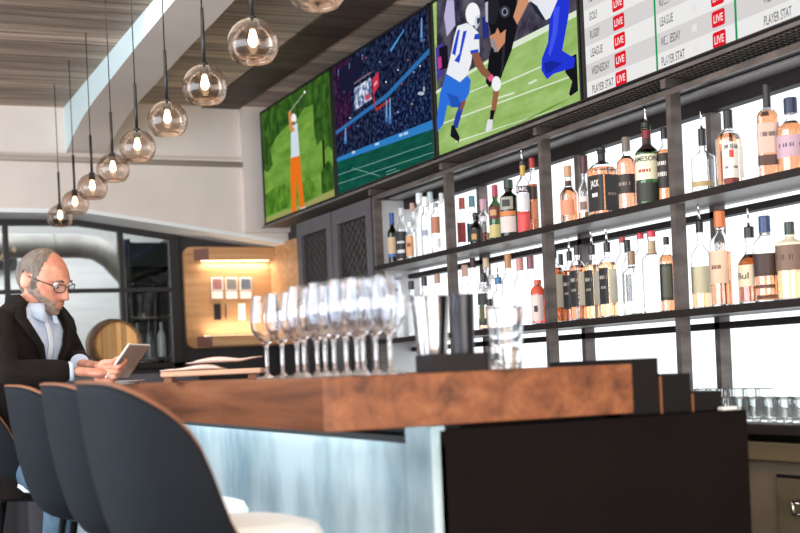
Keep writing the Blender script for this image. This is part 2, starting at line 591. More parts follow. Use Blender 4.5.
t = thing('back_bar_shelving', (SX, 5, 0), 'dark steel bottle shelving in front of white lit panels', 'shelving')
O = (SX, 5, 0)
PY = [2.3, 3.06, 4.015, 4.97, 5.93, 6.87]
for i, y in enumerate(PY):
    b = B(O); b.box(2.90, 2.946, y, y + .03, .895, 2.083); b.build('post', m_steel, t)
    b = B(O); b.box(3.10, 3.15, y + .03, y + .06, .895, 2.03); b.build('post', m_steel, t)
for z in (1.705, 1.285):
    b = B(O); b.box(2.895, 3.155, Y0, 6.90, z - .028, z, 0, .002)
    for f in b.bm.faces:
        f.normal_update()
        if f.normal.z < -.9: f.material_index = 1
    b.build('shelf', [m_shelf, pbr('shelf_underside', '#9b9795', .4, .3)], t)
    b = B(O); b.box(3.10, 3.15, Y0, 6.9, z - .075, z - .05); b.build('rear_rail', m_shelf, t)
for i in range(len(PY) - 1):
    b = B(O); b.box(3.165, 3.185, PY[i] + .01, PY[i + 1] - .0, .90, 2.10); b.build('light_panel', m_glow, t)
b = B(O); b.box(2.93, 3.18, 6.885, 6.91, .895, 2.08); b.build('side_panel', pbr('side_panel_grey', '#b9babb', .4, .3), t)

# mesh-fronted cabinet at the far end of the shelving
O = (SX, 7.5, 0)
t = thing('mesh_cabinet', O, 'tall dark cabinet with two mesh doors beyond the bottle shelves', 'cabinet')
m_cab = pbr('cabinet_grey', '#57555b', .45, .4, noise=.15)
m_mesh = pbr('door_mesh', '#57534f', .4, .5)
b = B(O); b.box(2.93, 3.18, 6.92, 8.22, 0, 2.10); b.build('body', m_cab, t)
for ya, yb in ((6.925, 7.56), (7.575, 8.215)):
    b = B(O)
    w = .085
    b.box(2.90, 2.93, ya, ya + w, .9, 2.10); b.box(2.90, 2.93, yb - w, yb, .9, 2.10)
    b.box(2.90, 2.93, ya + w, yb - w, 2.01, 2.10); b.box(2.90, 2.93, ya + w, yb - w, .9, 1.0)
    d = b.build('door', m_cab, t)
    b = B(O); b.box(2.924, 2.929, ya + w, yb - w, 1.0, 2.01); b.build('backing', m_cap_black, d)
    b = B(O)
    W, H = yb - ya - 2 * w, 1.01
    n = 46
    for k in range(n):
        for s in (1, -1):
            c0 = (k - n / 2) * .062
            # line z = s*k1*y + c0 clipped to the opening
            pts = []
            for yy in (0, W):
                z = c0 + .5 + (yy - W / 2) * .75 * s
                pts.append((yy, z))
            (y_a, z_a), (y_b, z_b) = pts
            def clip(p, q):
                for lim, sg in ((0, 1), (H, -1)):
                    dp, dq = (p[1] - lim) * sg, (q[1] - lim) * sg
                    if dp < 0 and dq < 0: return None
                    if dp < 0: u = dp / (dp - dq); p = (p[0] + (q[0] - p[0]) * u, lim)
                    elif dq < 0: u = dq / (dq - dp); q = (q[0] + (p[0] - q[0]) * u, lim)
                return p, q
            r = clip(pts[0], pts[1])
            if not r: continue
            p, q = r
            dy, dz = q[0] - p[0], q[1] - p[1]
            L = math.hypot(dy, dz)
            if L < .02: continue
            b.obox((2.919, ya + w + (p[0] + q[0]) / 2, 1.0 + (p[1] + q[1]) / 2), (.004, L, .0055), Matrix.Rotation(math.atan2(dz, dy), 3, 'X'))
    b.build('wire_mesh', m_mesh, d)

# worktop and cabinet under the shelving
b = B((2.85, 4.6, .9)); b.box(2.62, 3.19, 2.0, 6.88, .862, .895, 0, .003)
tag(b.build('back_worktop', pbr('worktop_dark', '#2a2626', .4, .3)), 'dark metal worktop running below the lit bottle shelves', 'worktop')
O = (2.66, 3.2, 0)
m_zinc = pbr('aged_zinc', '#8a8072', .45, .35, noise=.15, nscale=5)
t = thing('back_bar_cabinet', O, 'grey metal cabinet with drawer under the dark worktop at right', 'cabinet')
b = B(O); b.box(2.70, 3.19, 2.0, 6.88, 0, .80); b.box(2.72, 3.19, 2.0, 6.88, .80, .862, 1)
b.build('body', [m_zinc, m_cap_black], t)
b = B(O); b.box(2.665, 2.70, 2.0, 6.88, .778, .835, 0, .004); b.build('top_rail', pbr('brassy_rail', '#a39376', .35, .6), t)
b = B(O); b.box(2.69, 2.70, 2.55, 3.26, .20, .735, 1); b.box(2.682, 2.70, 2.57, 3.25, .21, .725, 0)
d = b.build('drawer', [pbr('drawer_zinc', '#77705f', .45, .35, noise=.2), m_cap_black], t)
b = B(O); b.tube([(2.682, 3.155, .662), (2.655, 3.15, .66), (2.655, 3.15, .622), (2.682, 3.155, .62)], .005, 8)
b.tube([(2.655, 3.15, .66), (2.655, 3.02, .66), (2.655, 3.02, .622), (2.655, 3.15, .622)], .005, 8); b.build('handle', m_chrome, d)
#@@NICHE
# ================================================================ oak display niche on the back wall
O = (2.83, YW, 1.34)
t = thing('wall_niche', O, 'lit oak display panel with two valances on the dark back wall', 'wall niche')


def rrect(x0, x1, z0, z1, r, left=True, right=False):
    p = []
    def arc(cx_, cz_, a0):
        for k in range(7):
            a = a0 + PI / 2 * k / 6
            p.append((cx_ + r * math.cos(a), cz_ + r * math.sin(a)))
    if right: arc(x1 - r, z0 + r, -PI / 2); arc(x1 - r, z1 - r, 0)
    else: p.append((x1, z0)); p.append((x1, z1))
    if left: arc(x0 + r, z1 - r, PI / 2); arc(x0 + r, z0 + r, PI)
    else: p.append((x0, z1)); p.append((x0, z0))
    return p


b = B(O); b.prism(rrect(2.49, 3.17, 1.335, 2.095, .06), 1, YW - .05, YW); b.build('back_panel', m_niche, t)
for nm, z0, z1 in (('top_valance', 1.99, 2.075), ('bottom_valance', 1.345, 1.42)):
    b = B(O)
    b.prism([(2.567, YW - .05), (2.65, YW - .17), (3.17, YW - .17), (3.17, YW - .05)], 2, z0, z1)
    for f in b.bm.faces:
        f.normal_update()
        if f.normal.x < -.5: f.material_index = 1
    v = b.build(nm, [m_niche, m_nicheend], t)
b = B(O); b.box(2.62, 3.15, YW - .066, YW - .052, 1.984, 1.990); b.build('light_strip', m_ledw, t)
b = B(O); b.box(2.62, 3.15, YW - .066, YW - .052, 1.420, 1.425); b.build('light_strip', m_ledw, t)
light('niche_glow_top', 'AREA', (2.88, YW - .10, 1.978), 2.4, '#fff0dc', .5, .03, (2.88, YW - .085, 1.5))
light('niche_glow_bottom', 'AREA', (2.88, YW - .11, 1.432), 1.9, '#fff0dc', .5, .03, (2.88, YW - .085, 2))
b = B(O); b.prism([(y, z) for y, z in rrect(8.96, YW - .05, 1.335, 2.095, .05, True, False)], 0, 3.165, 3.198)
b.build('side_panel', m_niche, t)

m_card = pbr('card_white', '#f4f1ea', .6)
card_cols = ['#8f2a16', '#5c5648', '#16344f']
words_ = ['red', 'grey green', 'blue']
for i in range(3):
    p0, p1 = at(211 + 14.3 * i, 277.5, Y=YW - .055), at(223.2 + 14.3 * i, 290, Y=YW - .055)
    b = B(p0); b.box(p0.x, p1.x, YW - .058, YW - .051, p1.z, p0.z, 0)
    ob = None
    for k in range(5):
        z = p0.z - (p0.z - p1.z) * (.12 + .17 * k)
        b.box(p0.x + .008, p1.x - .008, YW - .0595, YW - .0575, z - .0115, z, 1)
    ob = b.build('sample_card', [m_card, pbr('card_ink_' + words_[i].split()[0], card_cols[i], .6)])
    tag(ob, 'white sample card with %s bars in the upper row of the oak niche' % words_[i], 'card', 'cards in the niche')
    p0, p1 = at(211.6 + 14.3 * i, 291.2, Y=YW - .055), at(223.0 + 14.3 * i, 298.5, Y=YW - .055)
    b = B(p0); b.box(p0.x, p1.x, YW - .058, YW - .051, p1.z, p0.z, 0)
    tag(b.build('blank_card', m_card), 'small blank white card directly under the card with %s bars' % words_[i], 'card', 'cards in the niche')
p0, p1 = at(213.5, 304, Y=YW - .055), at(221, 320, Y=YW - .055)
b = B(p0); b.box(p0.x, p1.x, YW - .066, YW - .051, p1.z, p0.z, 0, .003)
tag(b.build('phone', m_cap_black), 'black phone mounted on the oak niche panel beside a pen', 'phone')
p0 = at(225.5, 304, Y=YW - .058); p1 = at(226, 320, Y=YW - .058)
b = B(p0); b.tube([p0, p0.lerp(p1, .8), p1], [.006, .006, .002], 8)
tag(b.build('pen', m_cap_black), 'slim black pen mounted upright on the oak niche panel', 'pen')
for (xa, xb, ya, yb, lb) in ((238, 245.6, 303.5, 320, 'tall white card to the right of the pen in the oak niche'), (253, 259, 303, 314, 'smaller white card at the lower right of the oak niche')):
    p0, p1 = at(xa, ya, Y=YW - .055), at(xb, yb, Y=YW - .055)
    b = B(p0); b.box(p0.x, p1.x, YW - .058, YW - .051, p1.z, p0.z)
    tag(b.build('wall_card', m_card), lb, 'card', 'cards in the niche')

#@@TV
# ================================================================ screens over the bar
TZ0, TZ1 = 2.168, 2.968
TVX = 2.90


class Pic(B):
    """picture on a screen: flat shapes, one thin layer over another"""
    def __init__(s, o):
        super().__init__(o); s.mats = []; s.ix = {}; s.layer = 1

    def mat(s, key, m=None):
        if key not in s.ix:
            s.ix[key] = len(s.mats)
            s.mats.append(m or emit('screen_' + key.strip('#'), key, 1.0))
        return s.ix[key]

    def shape(s, pts, col, m=None, up=True):
        """outline in picture positions"""
        x = TVX - .0005 - .0004 * s.layer
        P = [at(px, py, X=x) for px, py in pts]
        P = [(x, min(max(p.y, s.y0 + .012), s.y1 - .012), min(max(p.z, TZ0 + .013), TZ1 - .012)) for p in P]
        s.face(P, s.mat(col, m))
        if up: s.layer += 1

    def yz(s, y0, y1, z0, z1, col, m=None):
        x = TVX - .0005 - .0004 * s.layer
        s.face([(x, y0, z0), (x, y1, z0), (x, y1, z1), (x, y0, z1)], s.mat(col, m))
        s.layer += 1

    def ell(s, cx_, cy_, rx, ry, col, n=18):
        s.shape([(cx_ + rx * math.cos(2 * PI * k / n), cy_ + ry * math.sin(2 * PI * k / n)) for k in range(n)], col)

    def line(s, x0, y0, x1, y1, w, col):
        d = Vector((x1 - x0, y1 - y0)); n = Vector((-d.y, d.x)).normalized() * w / 2
        s.shape([(x0 + n.x, y0 + n.y), (x1 + n.x, y1 + n.y), (x1 - n.x, y1 - n.y), (x0 - n.x, y0 - n.y)], col)


def screen(y0, y1, label, draw):
    O = (TVX, (y0 + y1) / 2, TZ0)
    t = thing('television', O, label, 'television', 'screens over the bar')
    b = B(O)
    w = .011
    b.box(TVX, TVX + .045, y0, y1, TZ0, TZ1, 0, .003)
    for a in ((y0, y0 + w, TZ0, TZ1), (y1 - w, y1, TZ0, TZ1), (y0, y1, TZ0, TZ0 + w), (y0, y1, TZ1 - w, TZ1)):
        b.box(TVX - .012, TVX + .01, *a)
    b.box(TVX + .045, TVX + .09, y0 + .3, y1 - .3, TZ0 + .15, TZ1 - .15)
    b.build('casing', m_frame, t)
    p = Pic(O); p.y0, p.y1 = y0, y1
    draw(p)
    p.build('screen', p.mats, t, recalc=False)
    return t


def golf(p):
    p.yz(p.y0 + .012, p.y1 - .012, TZ0 + .012, TZ1 - .012, '#4c8a22', emit('screen_fairway', '#4f7d2a', 1., ('#82ab48', 3., (1, 1, 4), .3, .7)))
    dk = emit('screen_trees', '#24441a', 1., ('#4a7429', 12., (1, 1, 1), .4, .7))
    p.shape([(262, 112), (331, 69), (333, 98), (326, 104), (318, 102), (310, 106), (304, 108), (298, 118), (292, 122), (284, 128), (276, 138), (270, 150), (263, 152)], 'trees', dk)
    p.shape([(312, 80), (331, 70), (333, 150), (328, 146), (325, 150), (321, 140), (317, 146), (314, 130)], 'trees', dk)
    p.shape([(263, 150), (270, 148), (273, 165), (268, 172), (264, 170)], 'trees', dk)
    p.shape([(264, 196), (274, 188), (285, 184), (291, 190), (291, 206), (264, 218)], 'bush', emit('screen_bush', '#35601c', 1., ('#6b9a34', 10., (1, 1, 1), .35, .7)))
    p.shape([(300, 186), (308, 176), (314, 184), (318, 196), (318, 202), (302, 208)], 'bush')
    p.shape([(321, 172), (328, 160), (334, 168), (334, 190), (322, 194)], 'trees', dk)
    p.shape([(264, 219), (300, 205), (334, 189), (335, 196), (265, 225)], '#9a9a5c')
    p.shape([(322, 140), (324, 140), (325.5, 168), (323, 168)], '#20240f')
    p.shape([(290.6, 157), (299.8, 155), (301, 172), (304.5, 207), (300.5, 208.5), (296, 176), (296, 212), (292, 213), (290.5, 180)], '#e8701e')
    p.shape([(290.8, 126), (297.4, 123), (299.6, 155.5), (291, 158)], '#cfdbe4')
    p.shape([(288.2, 112), (291, 111), (292.4, 126), (295, 130), (291.5, 133), (289.5, 128)], '#d08a52')
    p.ell(293.8, 118.5, 2.6, 5, '#f0f0ee')
    p.ell(293.6, 123.3, 1.8, 2, '#8a5a3c')
    p.line(289.5, 112, 304.5, 92.5, .45, '#c8ccc0')
    p.ell(304.6, 92, .9, 1.4, '#ffffff')
    p.shape([(291, 213.6), (296.5, 211.5), (296.8, 214), (291, 216)], '#f2f2f2')
    p.shape([(300.3, 208.4), (305.4, 206.6), (305.8, 209), (300.5, 211)], '#f2f2f2')


def stadium(p):
    p.yz(p.y0 + .012, p.y1 - .012, TZ0 + .012, TZ1 - .012, '#151c38', emit('screen_crowd', '#080d24', 1., ('#46557e', 34., (1, 1, 1), .45, .8)))
    p.shape([(334, 66), (350, 56), (352, 130), (336, 140)], 'crowd2', emit('screen_crowd_red', '#1a1030', 1., ('#6a3550', 26., (1, 1, 1), .45, .8)))
    crowd = emit('screen_crowd_blue', '#0c1434', 1., ('#56709c', 40., (1, 1, 1), .5, .8))
    p.shape([(376, 112), (430, 62), (432, 118), (378, 140)], 'crowd3', crowd)
    p.shape([(338, 70), (362, 54), (364, 70), (352, 90), (340, 100)], '#1a1a34')
    p.shape([(335.5, 131.5), (386, 94), (430, 47), (430, 53), (387, 98), (335.6, 135)], '#2f6cac')
    p.shape([(390, 50), (404, 29), (404, 30.5), (391, 52)], '#4f9ade')
    p.shape([(336.8, 158), (432, 120), (433, 129), (337, 162)], '#2f7cc0')
    p.shape([(337, 162), (433, 129), (436, 161), (339, 196)], 'field', emit('screen_field', '#0a3f38', 1., ('#175a48', 5., (1, 1, 6), .3, .7)))
    for a in ((338, 184, 434, 152), (338, 175, 432, 143), (352, 168, 380, 176), (386, 175, 400, 170), (386, 172, 396, 168.5)):
        p.line(*a, .5, '#86b4a6')
    p.shape([(354, 89), (371, 77), (371.6, 99), (354.6, 111)], 'board', emit('screen_board', '#46598c', 1., ('#dfe6f2', 30., (1, 1, 1), .45, .6)))
    p.shape([(365, 96), (370, 93), (370.3, 98), (365.3, 101)], '#c0485c')
    p.shape([(372.5, 79), (378.5, 71), (379, 85), (373, 96)], '#c8324a')
    p.shape([(374, 84), (377, 80), (377.2, 83), (374.2, 87)], '#e8a0a8')
    p.shape([(372.5, 98), (374, 96), (376.5, 108), (391, 98), (391, 100.5), (376, 111.5)], '#a83430')
    p.shape([(354, 83), (371, 71.5), (371, 73), (354, 84.5)], '#8a6a7a')
    for x, y, h in ((386, 100, 22), (389.5, 98, 26), (345, 128, 16), (421, 18, 24)):
        p.shape([(x, y), (x + 1.2, y), (x + 2.0, y + h), (x - 1.0, y + h)], '#3f6ca6')
        p.shape([(x + .2, y), (x + .9, y), (x + .9, y + h * .8), (x + .1, y + h * .8)], '#8ab4dc')
    p.ell(421, 93.5, 3.4, 1.8, '#b4bccb'); p.ell(424, 89, 1.2, 3, '#98a2b4')
    for x, y, c in ((366, 58, '#b05068'), (380, 62, '#7fa2d8'), (398, 70, '#c9d6ee'), (408, 60, '#b06a50'), (414, 72, '#8fb0e0'), (402, 84, '#c04a58'), (424, 40, '#c05a70'), (344, 92, '#7a4a8a'), (350, 118, '#c9d6ee'), (398, 112, '#9cb8e4'), (412, 104, '#d0a070'), (358, 126, '#6f8cc0'), (420, 66, '#cfdcf0'), (386, 82, '#e0e8f8')):
        p.ell(x, y, .8, .9, c, 8)
    for x, y in ((338, 70), (349, 63), (362, 54)):
        p.shape([(x, y), (x + .6, y), (x + .5, y + 6), (x + .2, y + 6)], '#8a9cc8')
    for x, y, w in ((399, 137, 3.5), (403.5, 135.4, 4.5), (375, 146, 4), (352, 154, 3)):
        p.shape([(x, y), (x + w, y - w * .36), (x + w, y - w * .36 - 2.4), (x, y - 2.4)], '#b9d4ec')


def football(p):
    p.yz(p.y0 + .012, p.y1 - .012, TZ0 + .012, TZ1 - .012, '#7fae42', emit('screen_turf', '#86ab56', 1., ('#a9c97c', 4., (1, 1, 5), .3, .7)))
    q = lambda pts: [(430 + x / 3.556, y / 3.556) for x, y in pts]
    S = lambda pts, c, m=None: p.shape(q(pts), c, m)
    S([(10, -300), (560, -300), (535, 40), (420, 95), (240, 190), (25, 320)], 'stand', emit('screen_stand', '#2a2438', 1., ('#75707e', 6., (1, 1, 1), .35, .75)))
    S([(60, 0), (85, 0), (90, 90), (60, 130), (50, 60)], '#b9b4d8')
    S([(20, 170), (45, 150), (48, 260), (24, 290)], '#4a3c9a')
    S([(32, 170), (62, 160), (66, 240), (36, 250)], '#1a1420')
    S([(28, 205), (40, 200), (42, 240), (30, 246)], '#c83c8a')
    S([(184, 60), (205, 60), (210, 130), (188, 140)], '#28307a')
    for a in ((240, 190, 535, 40, 20), (20, 330, 230, 205, 9), (30, 445, 500, 272, 5), (90, 505, 530, 365, 5), (240, 305, 400, 235, 5), (350, 298, 380, 284, 7), (230, 352, 300, 330, 6), (60, 360, 210, 300, 4)):
        x0, y0, x1, y1, w = a
        p.line(430 + x0 / 3.556, y0 / 3.556, 430 + x1 / 3.556, y1 / 3.556, w / 3.556, '#dbe7cf')
    S([(120, 520), (260, 470), (430, 380), (520, 340), (400, 400), (250, 500)], '#567f30')
    # left player, white jersey
    S([(60, 255), (105, 290), (130, 265), (145, 285), (140, 330), (112, 382), (78, 382), (62, 372), (48, 440), (26, 470), (24, 420), (36, 330)], '#2f6fd8')
    S([(60, 330), (100, 345), (112, 382), (78, 382)], '#2455b4')
    S([(108, 365), (128, 355), (114, 400), (98, 456), (80, 454), (92, 405)], '#2c3fa8')
    S([(112, 362), (128, 355), (122, 380), (104, 396)], '#8a5238')
    S([(76, 446), (86, 446), (106, 488), (102, 506), (72, 484)], '#191a22')
    S([(98, 92), (130, 82), (150, 92), (174, 118), (176, 186), (150, 192), (146, 226), (132, 268), (106, 292), (58, 262), (74, 195), (86, 130)], '#eceef4')
    S([(160, 122), (174, 118), (175, 140), (155, 140)], '#2a48c0')
    S([(142, 180), (172, 174), (174, 190), (146, 194)], '#2a48c0')
    S([(98, 108), (107, 104), (90, 198), (78, 190)], '#2446c8')
    S([(118, 112), (131, 108), (104, 224), (86, 216), (104, 190)], '#2446c8')
    p.ell(430 + 152 / 3.556, 50 / 3.556, 7.2, 11.5, '#f4f5f8')
    S([(160, 60), (176, 52), (176, 85), (164, 105), (158, 90)], '#d2d6e0')
    S([(166, 66), (177, 62), (177, 80), (168, 90)], '#3a3f5a')
    # player in black
    S([(193, -180), (290, -190), (310, 20), (310, 95), (290, 180), (262, 250), (246, 296), (230, 282), (212, 312), (198, 292), (210, 200), (224, 150), (205, 70)], '#15151a')
    S([(262, 120), (270, 118), (262, 240), (250, 276)], '#2c2c34')
    S([(192, 0), (236, -40), (248, 30), (232, 88), (205, 84)], '#23242c')
    S([(196, 10), (206, 5), (206, 80), (198, 76)], '#b9bcc8')
    p.ell(430 + 266 / 3.556, 42 / 3.556, 5, 6, '#3a3d4a'); p.ell(430 + 266 / 3.556, 42 / 3.556, 3, 4, '#8e93a2'); p.ell(430 + 266 / 3.556, 42 / 3.556, 2, 2.8, '#23242c')
    S([(212, 128), (232, 118), (240, 98), (250, 120), (270, 104), (266, 152), (240, 186), (218, 165)], '#c98a68')
    S([(214, 140), (226, 135), (242, 180), (230, 186)], '#8f9098')
    S([(228, 292), (250, 300), (233, 400), (215, 420), (222, 350)], '#9a6248')
    S([(215, 392), (231, 392), (224, 428), (212, 428)], '#17171c')
    S([(205, 425), (223, 425), (221, 458), (200, 470), (198, 460)], '#dfe2e8')
    S([(148, 190), (172, 186), (196, 240), (226, 272), (214, 288), (184, 266), (160, 232)], '#8c5a44')
    S([(205, 275), (222, 264), (230, 280), (212, 292)], '#e05a90')
    p.ell(430 + 236 / 3.556, 298 / 3.556, 4.6, 7.6, '#f2f2f4')
    # right player, blue trousers
    S([(296, 60), (332, -60), (372, -40), (350, 10), (310, 88)], '#cf9270')
    S([(352, -200), (470, -200), (468, 0), (440, 55), (412, 72), (380, 26), (350, 5)], '#e6e9ef')
    S([(352, 0), (380, 20), (412, 72), (400, 70), (372, 40)], '#1f2b3a')
    S([(494, 205), (526, 188), (528, 322), (500, 342), (494, 334), (506, 290), (480, 256)], '#17171e')
    S([(466, -30), (497, -30), (492, 60), (470, 180), (500, 198), (516, 206), (512, 240), (440, 262), (416, 282), (396, 250), (398, 208), (420, 150), (424, 70)], '#2336d2')
    S([(440, 30), (462, 20), (452, 120), (428, 200), (420, 190), (436, 110)], '#3f55ee')
    p.ell(430 + 425 / 3.556, -62, 9, 13, '#eef0f4'); p.ell(430 + 405 / 3.556, -57, 4, 7, '#3a3f5a')
    p.ell(430 + 246 / 3.556, -52, 8.5, 12, '#1b1b22'); p.ell(430 + 232 / 3.556, -48, 4, 6, '#8f93a0')
    S([(404, 225), (432, 215), (470, 225), (430, 255), (412, 262)], '#1a279c')


def board(p):
    p.yz(p.y0 + .012, p.y1 - .012, TZ0 + .012, TZ1 - .012, '#ecebea')
    X = TVX - .0009
    z0 = at(604, 85.5, X=X).z
    z1 = at(603, 70.5, X=X).z
    pitch = .0735
    ys = at(588, 95, X=X).y
    rows = ['PLAYER STAT', 'WEDNESDAY', 'LEAGUE', 'RUGBY', 'GOLF'] * 2
    for k in range(10):
        if k % 2 == 1:
            p.yz(p.y0 + .013, p.y1 - .013, z0 + (k - .5) * pitch, z0 + (k + .5) * pitch, '#d8d4d3')
    cols = [(593.5, 615, 617, 628.5), (662.5, 686, 714.5, 727.8), (765, 793, 838, 853)]
    for x in (656.6, 737.4):
        yc = at(x, 40, X=X).y
        p.yz(yc - .006, yc + .006, TZ0 + .012, TZ1 - .012, '#1f9a58')
    for ci, (xa, xb, xc, xd) in enumerate(cols):
        yref = {0: 86, 1: 50, 2: 10}[ci]
        ya, yb, yc, yd = [at(x, yref, X=X).y for x in (xa, xb, xc, xd)]
        for k, s_ in enumerate(rows):
            zc = z0 + k * pitch
            frac = len(s_) / 11
            h = .033
            wd = (ya - yb) * min(1, frac * 1.04)
            xx = TVX - .0005 - .0004 * 16
            put_text(p, s_, lambda u, v: (xx, ya - wd * u, zc - h / 2 + h * v), p.mat('#6a6666'))
            r = .009
            hw, hh = (yc - yd) / 2, .0285
            cy_ = (yc + yd) / 2
            pts = []
            for (sx, sz, a0) in ((1, -1, -PI / 2), (1, 1, 0), (-1, 1, PI / 2), (-1, -1, PI)):
                for j in range(4):
                    a = a0 + PI / 2 * j / 3
                    pts.append((xx, cy_ + sx * (hw - r) + r * math.cos(a), zc + sz * (hh - r) + r * math.sin(a)))
            p.face(pts, p.mat('#e01f2f'))
            put_text(p, 'LIVE', lambda u, v: (xx - .0005, cy_ + hw * .72 - hw * 1.44 * u, zc - .014 + .028 * v), p.mat('#ffe9ea'), .02)
            yg = cy_ - (.30 if ci == 0 else -.15)
            if ci < 2:
                x2 = xx
                p.face([(x2, yg, zc - .012), (x2, yg - .028, zc - .012), (x2, yg - .028, zc + .014), (x2, yg, zc + .014)], p.mat('#e8e6e6'))


screen(7.445, 8.85, 'television showing a golfer in orange trousers on a green course', golf)
screen(6.02, 7.425, 'television showing a night stadium with crowd and dark green field', stadium)
screen(4.605, 6.00, 'television showing football players in white, blue and black', football)
screen(3.19, 4.59, 'white schedule board screen with red live boxes and grey words', board)

#@@PENDANTS
# ================================================================ pendant globes over the counter
PZ = 2.178
m_bulb = emit('filament', '#ffdcb4', 14)
order = ['nearest pendant globe at the top of the picture, mostly cut off', 'second pendant globe from the front, largest one seen whole', 'third pendant globe from the front, in front of the beam edge',
         'fourth pendant globe from the front, hanging before the pale upper wall', 'fifth pendant globe from the front, midway along the row', 'sixth pendant globe from the front, over the conduit line',
         'seventh pendant globe from the front, third from the far end', 'eighth pendant globe from the front, next to the last one', 'last and smallest pendant globe at the far end of the row']
R = .08
proto = None
for k in range(9):
    loc = (1.285 + .0168 * k, 3.381 + .644 * k, PZ)
    if proto is None:
        t = thing('pendant_lamp', loc, order[0], 'pendant lamp', 'pendant globes over the bar')
        b = B()
        pr_ = []
        for i in range(19):
            a = PI / 2 - (.16 + (2.40 - .16) * i / 18)
            pr_.append((R * math.cos(a) * 1.04, R * math.sin(a)))
        pr_ += [(.050, -.0585), (.046, -.056), (.044, -.050), (.030, -.046), (.012, -.0445), (.001, -.044)]
        b.lathe(pr_, seg=36); b.build('globe', m_smoke, t)
        b = B(); b.lathe([(.001, .085), (.016, .085), (.016, .078), (.018, .05), (.014, .045), (.001, .044)], seg=16); b.build('socket', m_cap_black, t)
        b = B(); b.lathe([(.001, .044), (.008, .042), (.013, .022), (.016, .010), (.014, -.002), (.007, -.010), (.001, -.012)], seg=16); b.build('bulb', m_bulb, t)
        b = B(); b.tube([(0, 0, .08), (0, 0, .29)], .0072, 10); b.build('rod', m_cap_black, t)
        b = B(); b.tube([(0, 0, .29), (0, 0, CEIL_L - PZ)], .0028, 6);
        b.build('cord', m_cap_black, t)
        proto = t
    else:
        t = copy_tree(proto); t.location = loc; t['label'] = order[k]
    light('globe_light', 'POINT', (loc[0], loc[1], PZ + .015), 3.0, '#ffd9a8', .012)

#@@BOTTLES
# ================================================================ bottles
GL = {'clear': m_clear, 'green': glass('green_glass', '#7c9a76'), 'dkgreen': glass('dark_green_glass', '#3e4a34'), 'amberg': glass('amber_glass', '#7a3a16'), 'darkg': glass('dark_glass', '#3a2a22'), 'blueg': glass('pale_blue_glass', '#dfeaf2')}
LQ = {'amber': glass('amber_liquid', '#e89c6c', 1.33), 'gold': glass('gold_liquid', '#f2c796', 1.33), 'rose': glass('rose_liquid', '#f3a884', 1.33), 'water': None, 'brown': glass('brown_liquid', '#a9521c', 1.33), 'red': glass('red_liquid', '#d83a3a', 1.33)}
_lm = {}


def lm(c, rough=.55):
    if c not in _lm: _lm[c] = pbr('paint_' + c.strip('#'), c, rough)
    return _lm[c]


def put_bars(b, s, fn, m, bold=0):
    """small print too fine to read: short broken bars"""
    for (u0, u1) in ((0, .28), (.34, .6), (.66, 1)):
        b.face([fn(u0, .2), fn(u1, .2), fn(u1, .8), fn(u0, .8)], m)


def rad_at(prof, z):
    for (r0, z0), (r1, z1) in zip(prof, prof[1:]):
        if z0 <= z <= z1 and z1 > z0:
            return r0 + (r1 - r0) * (z - z0) / (z1 - z0)
    return prof[-1][0]


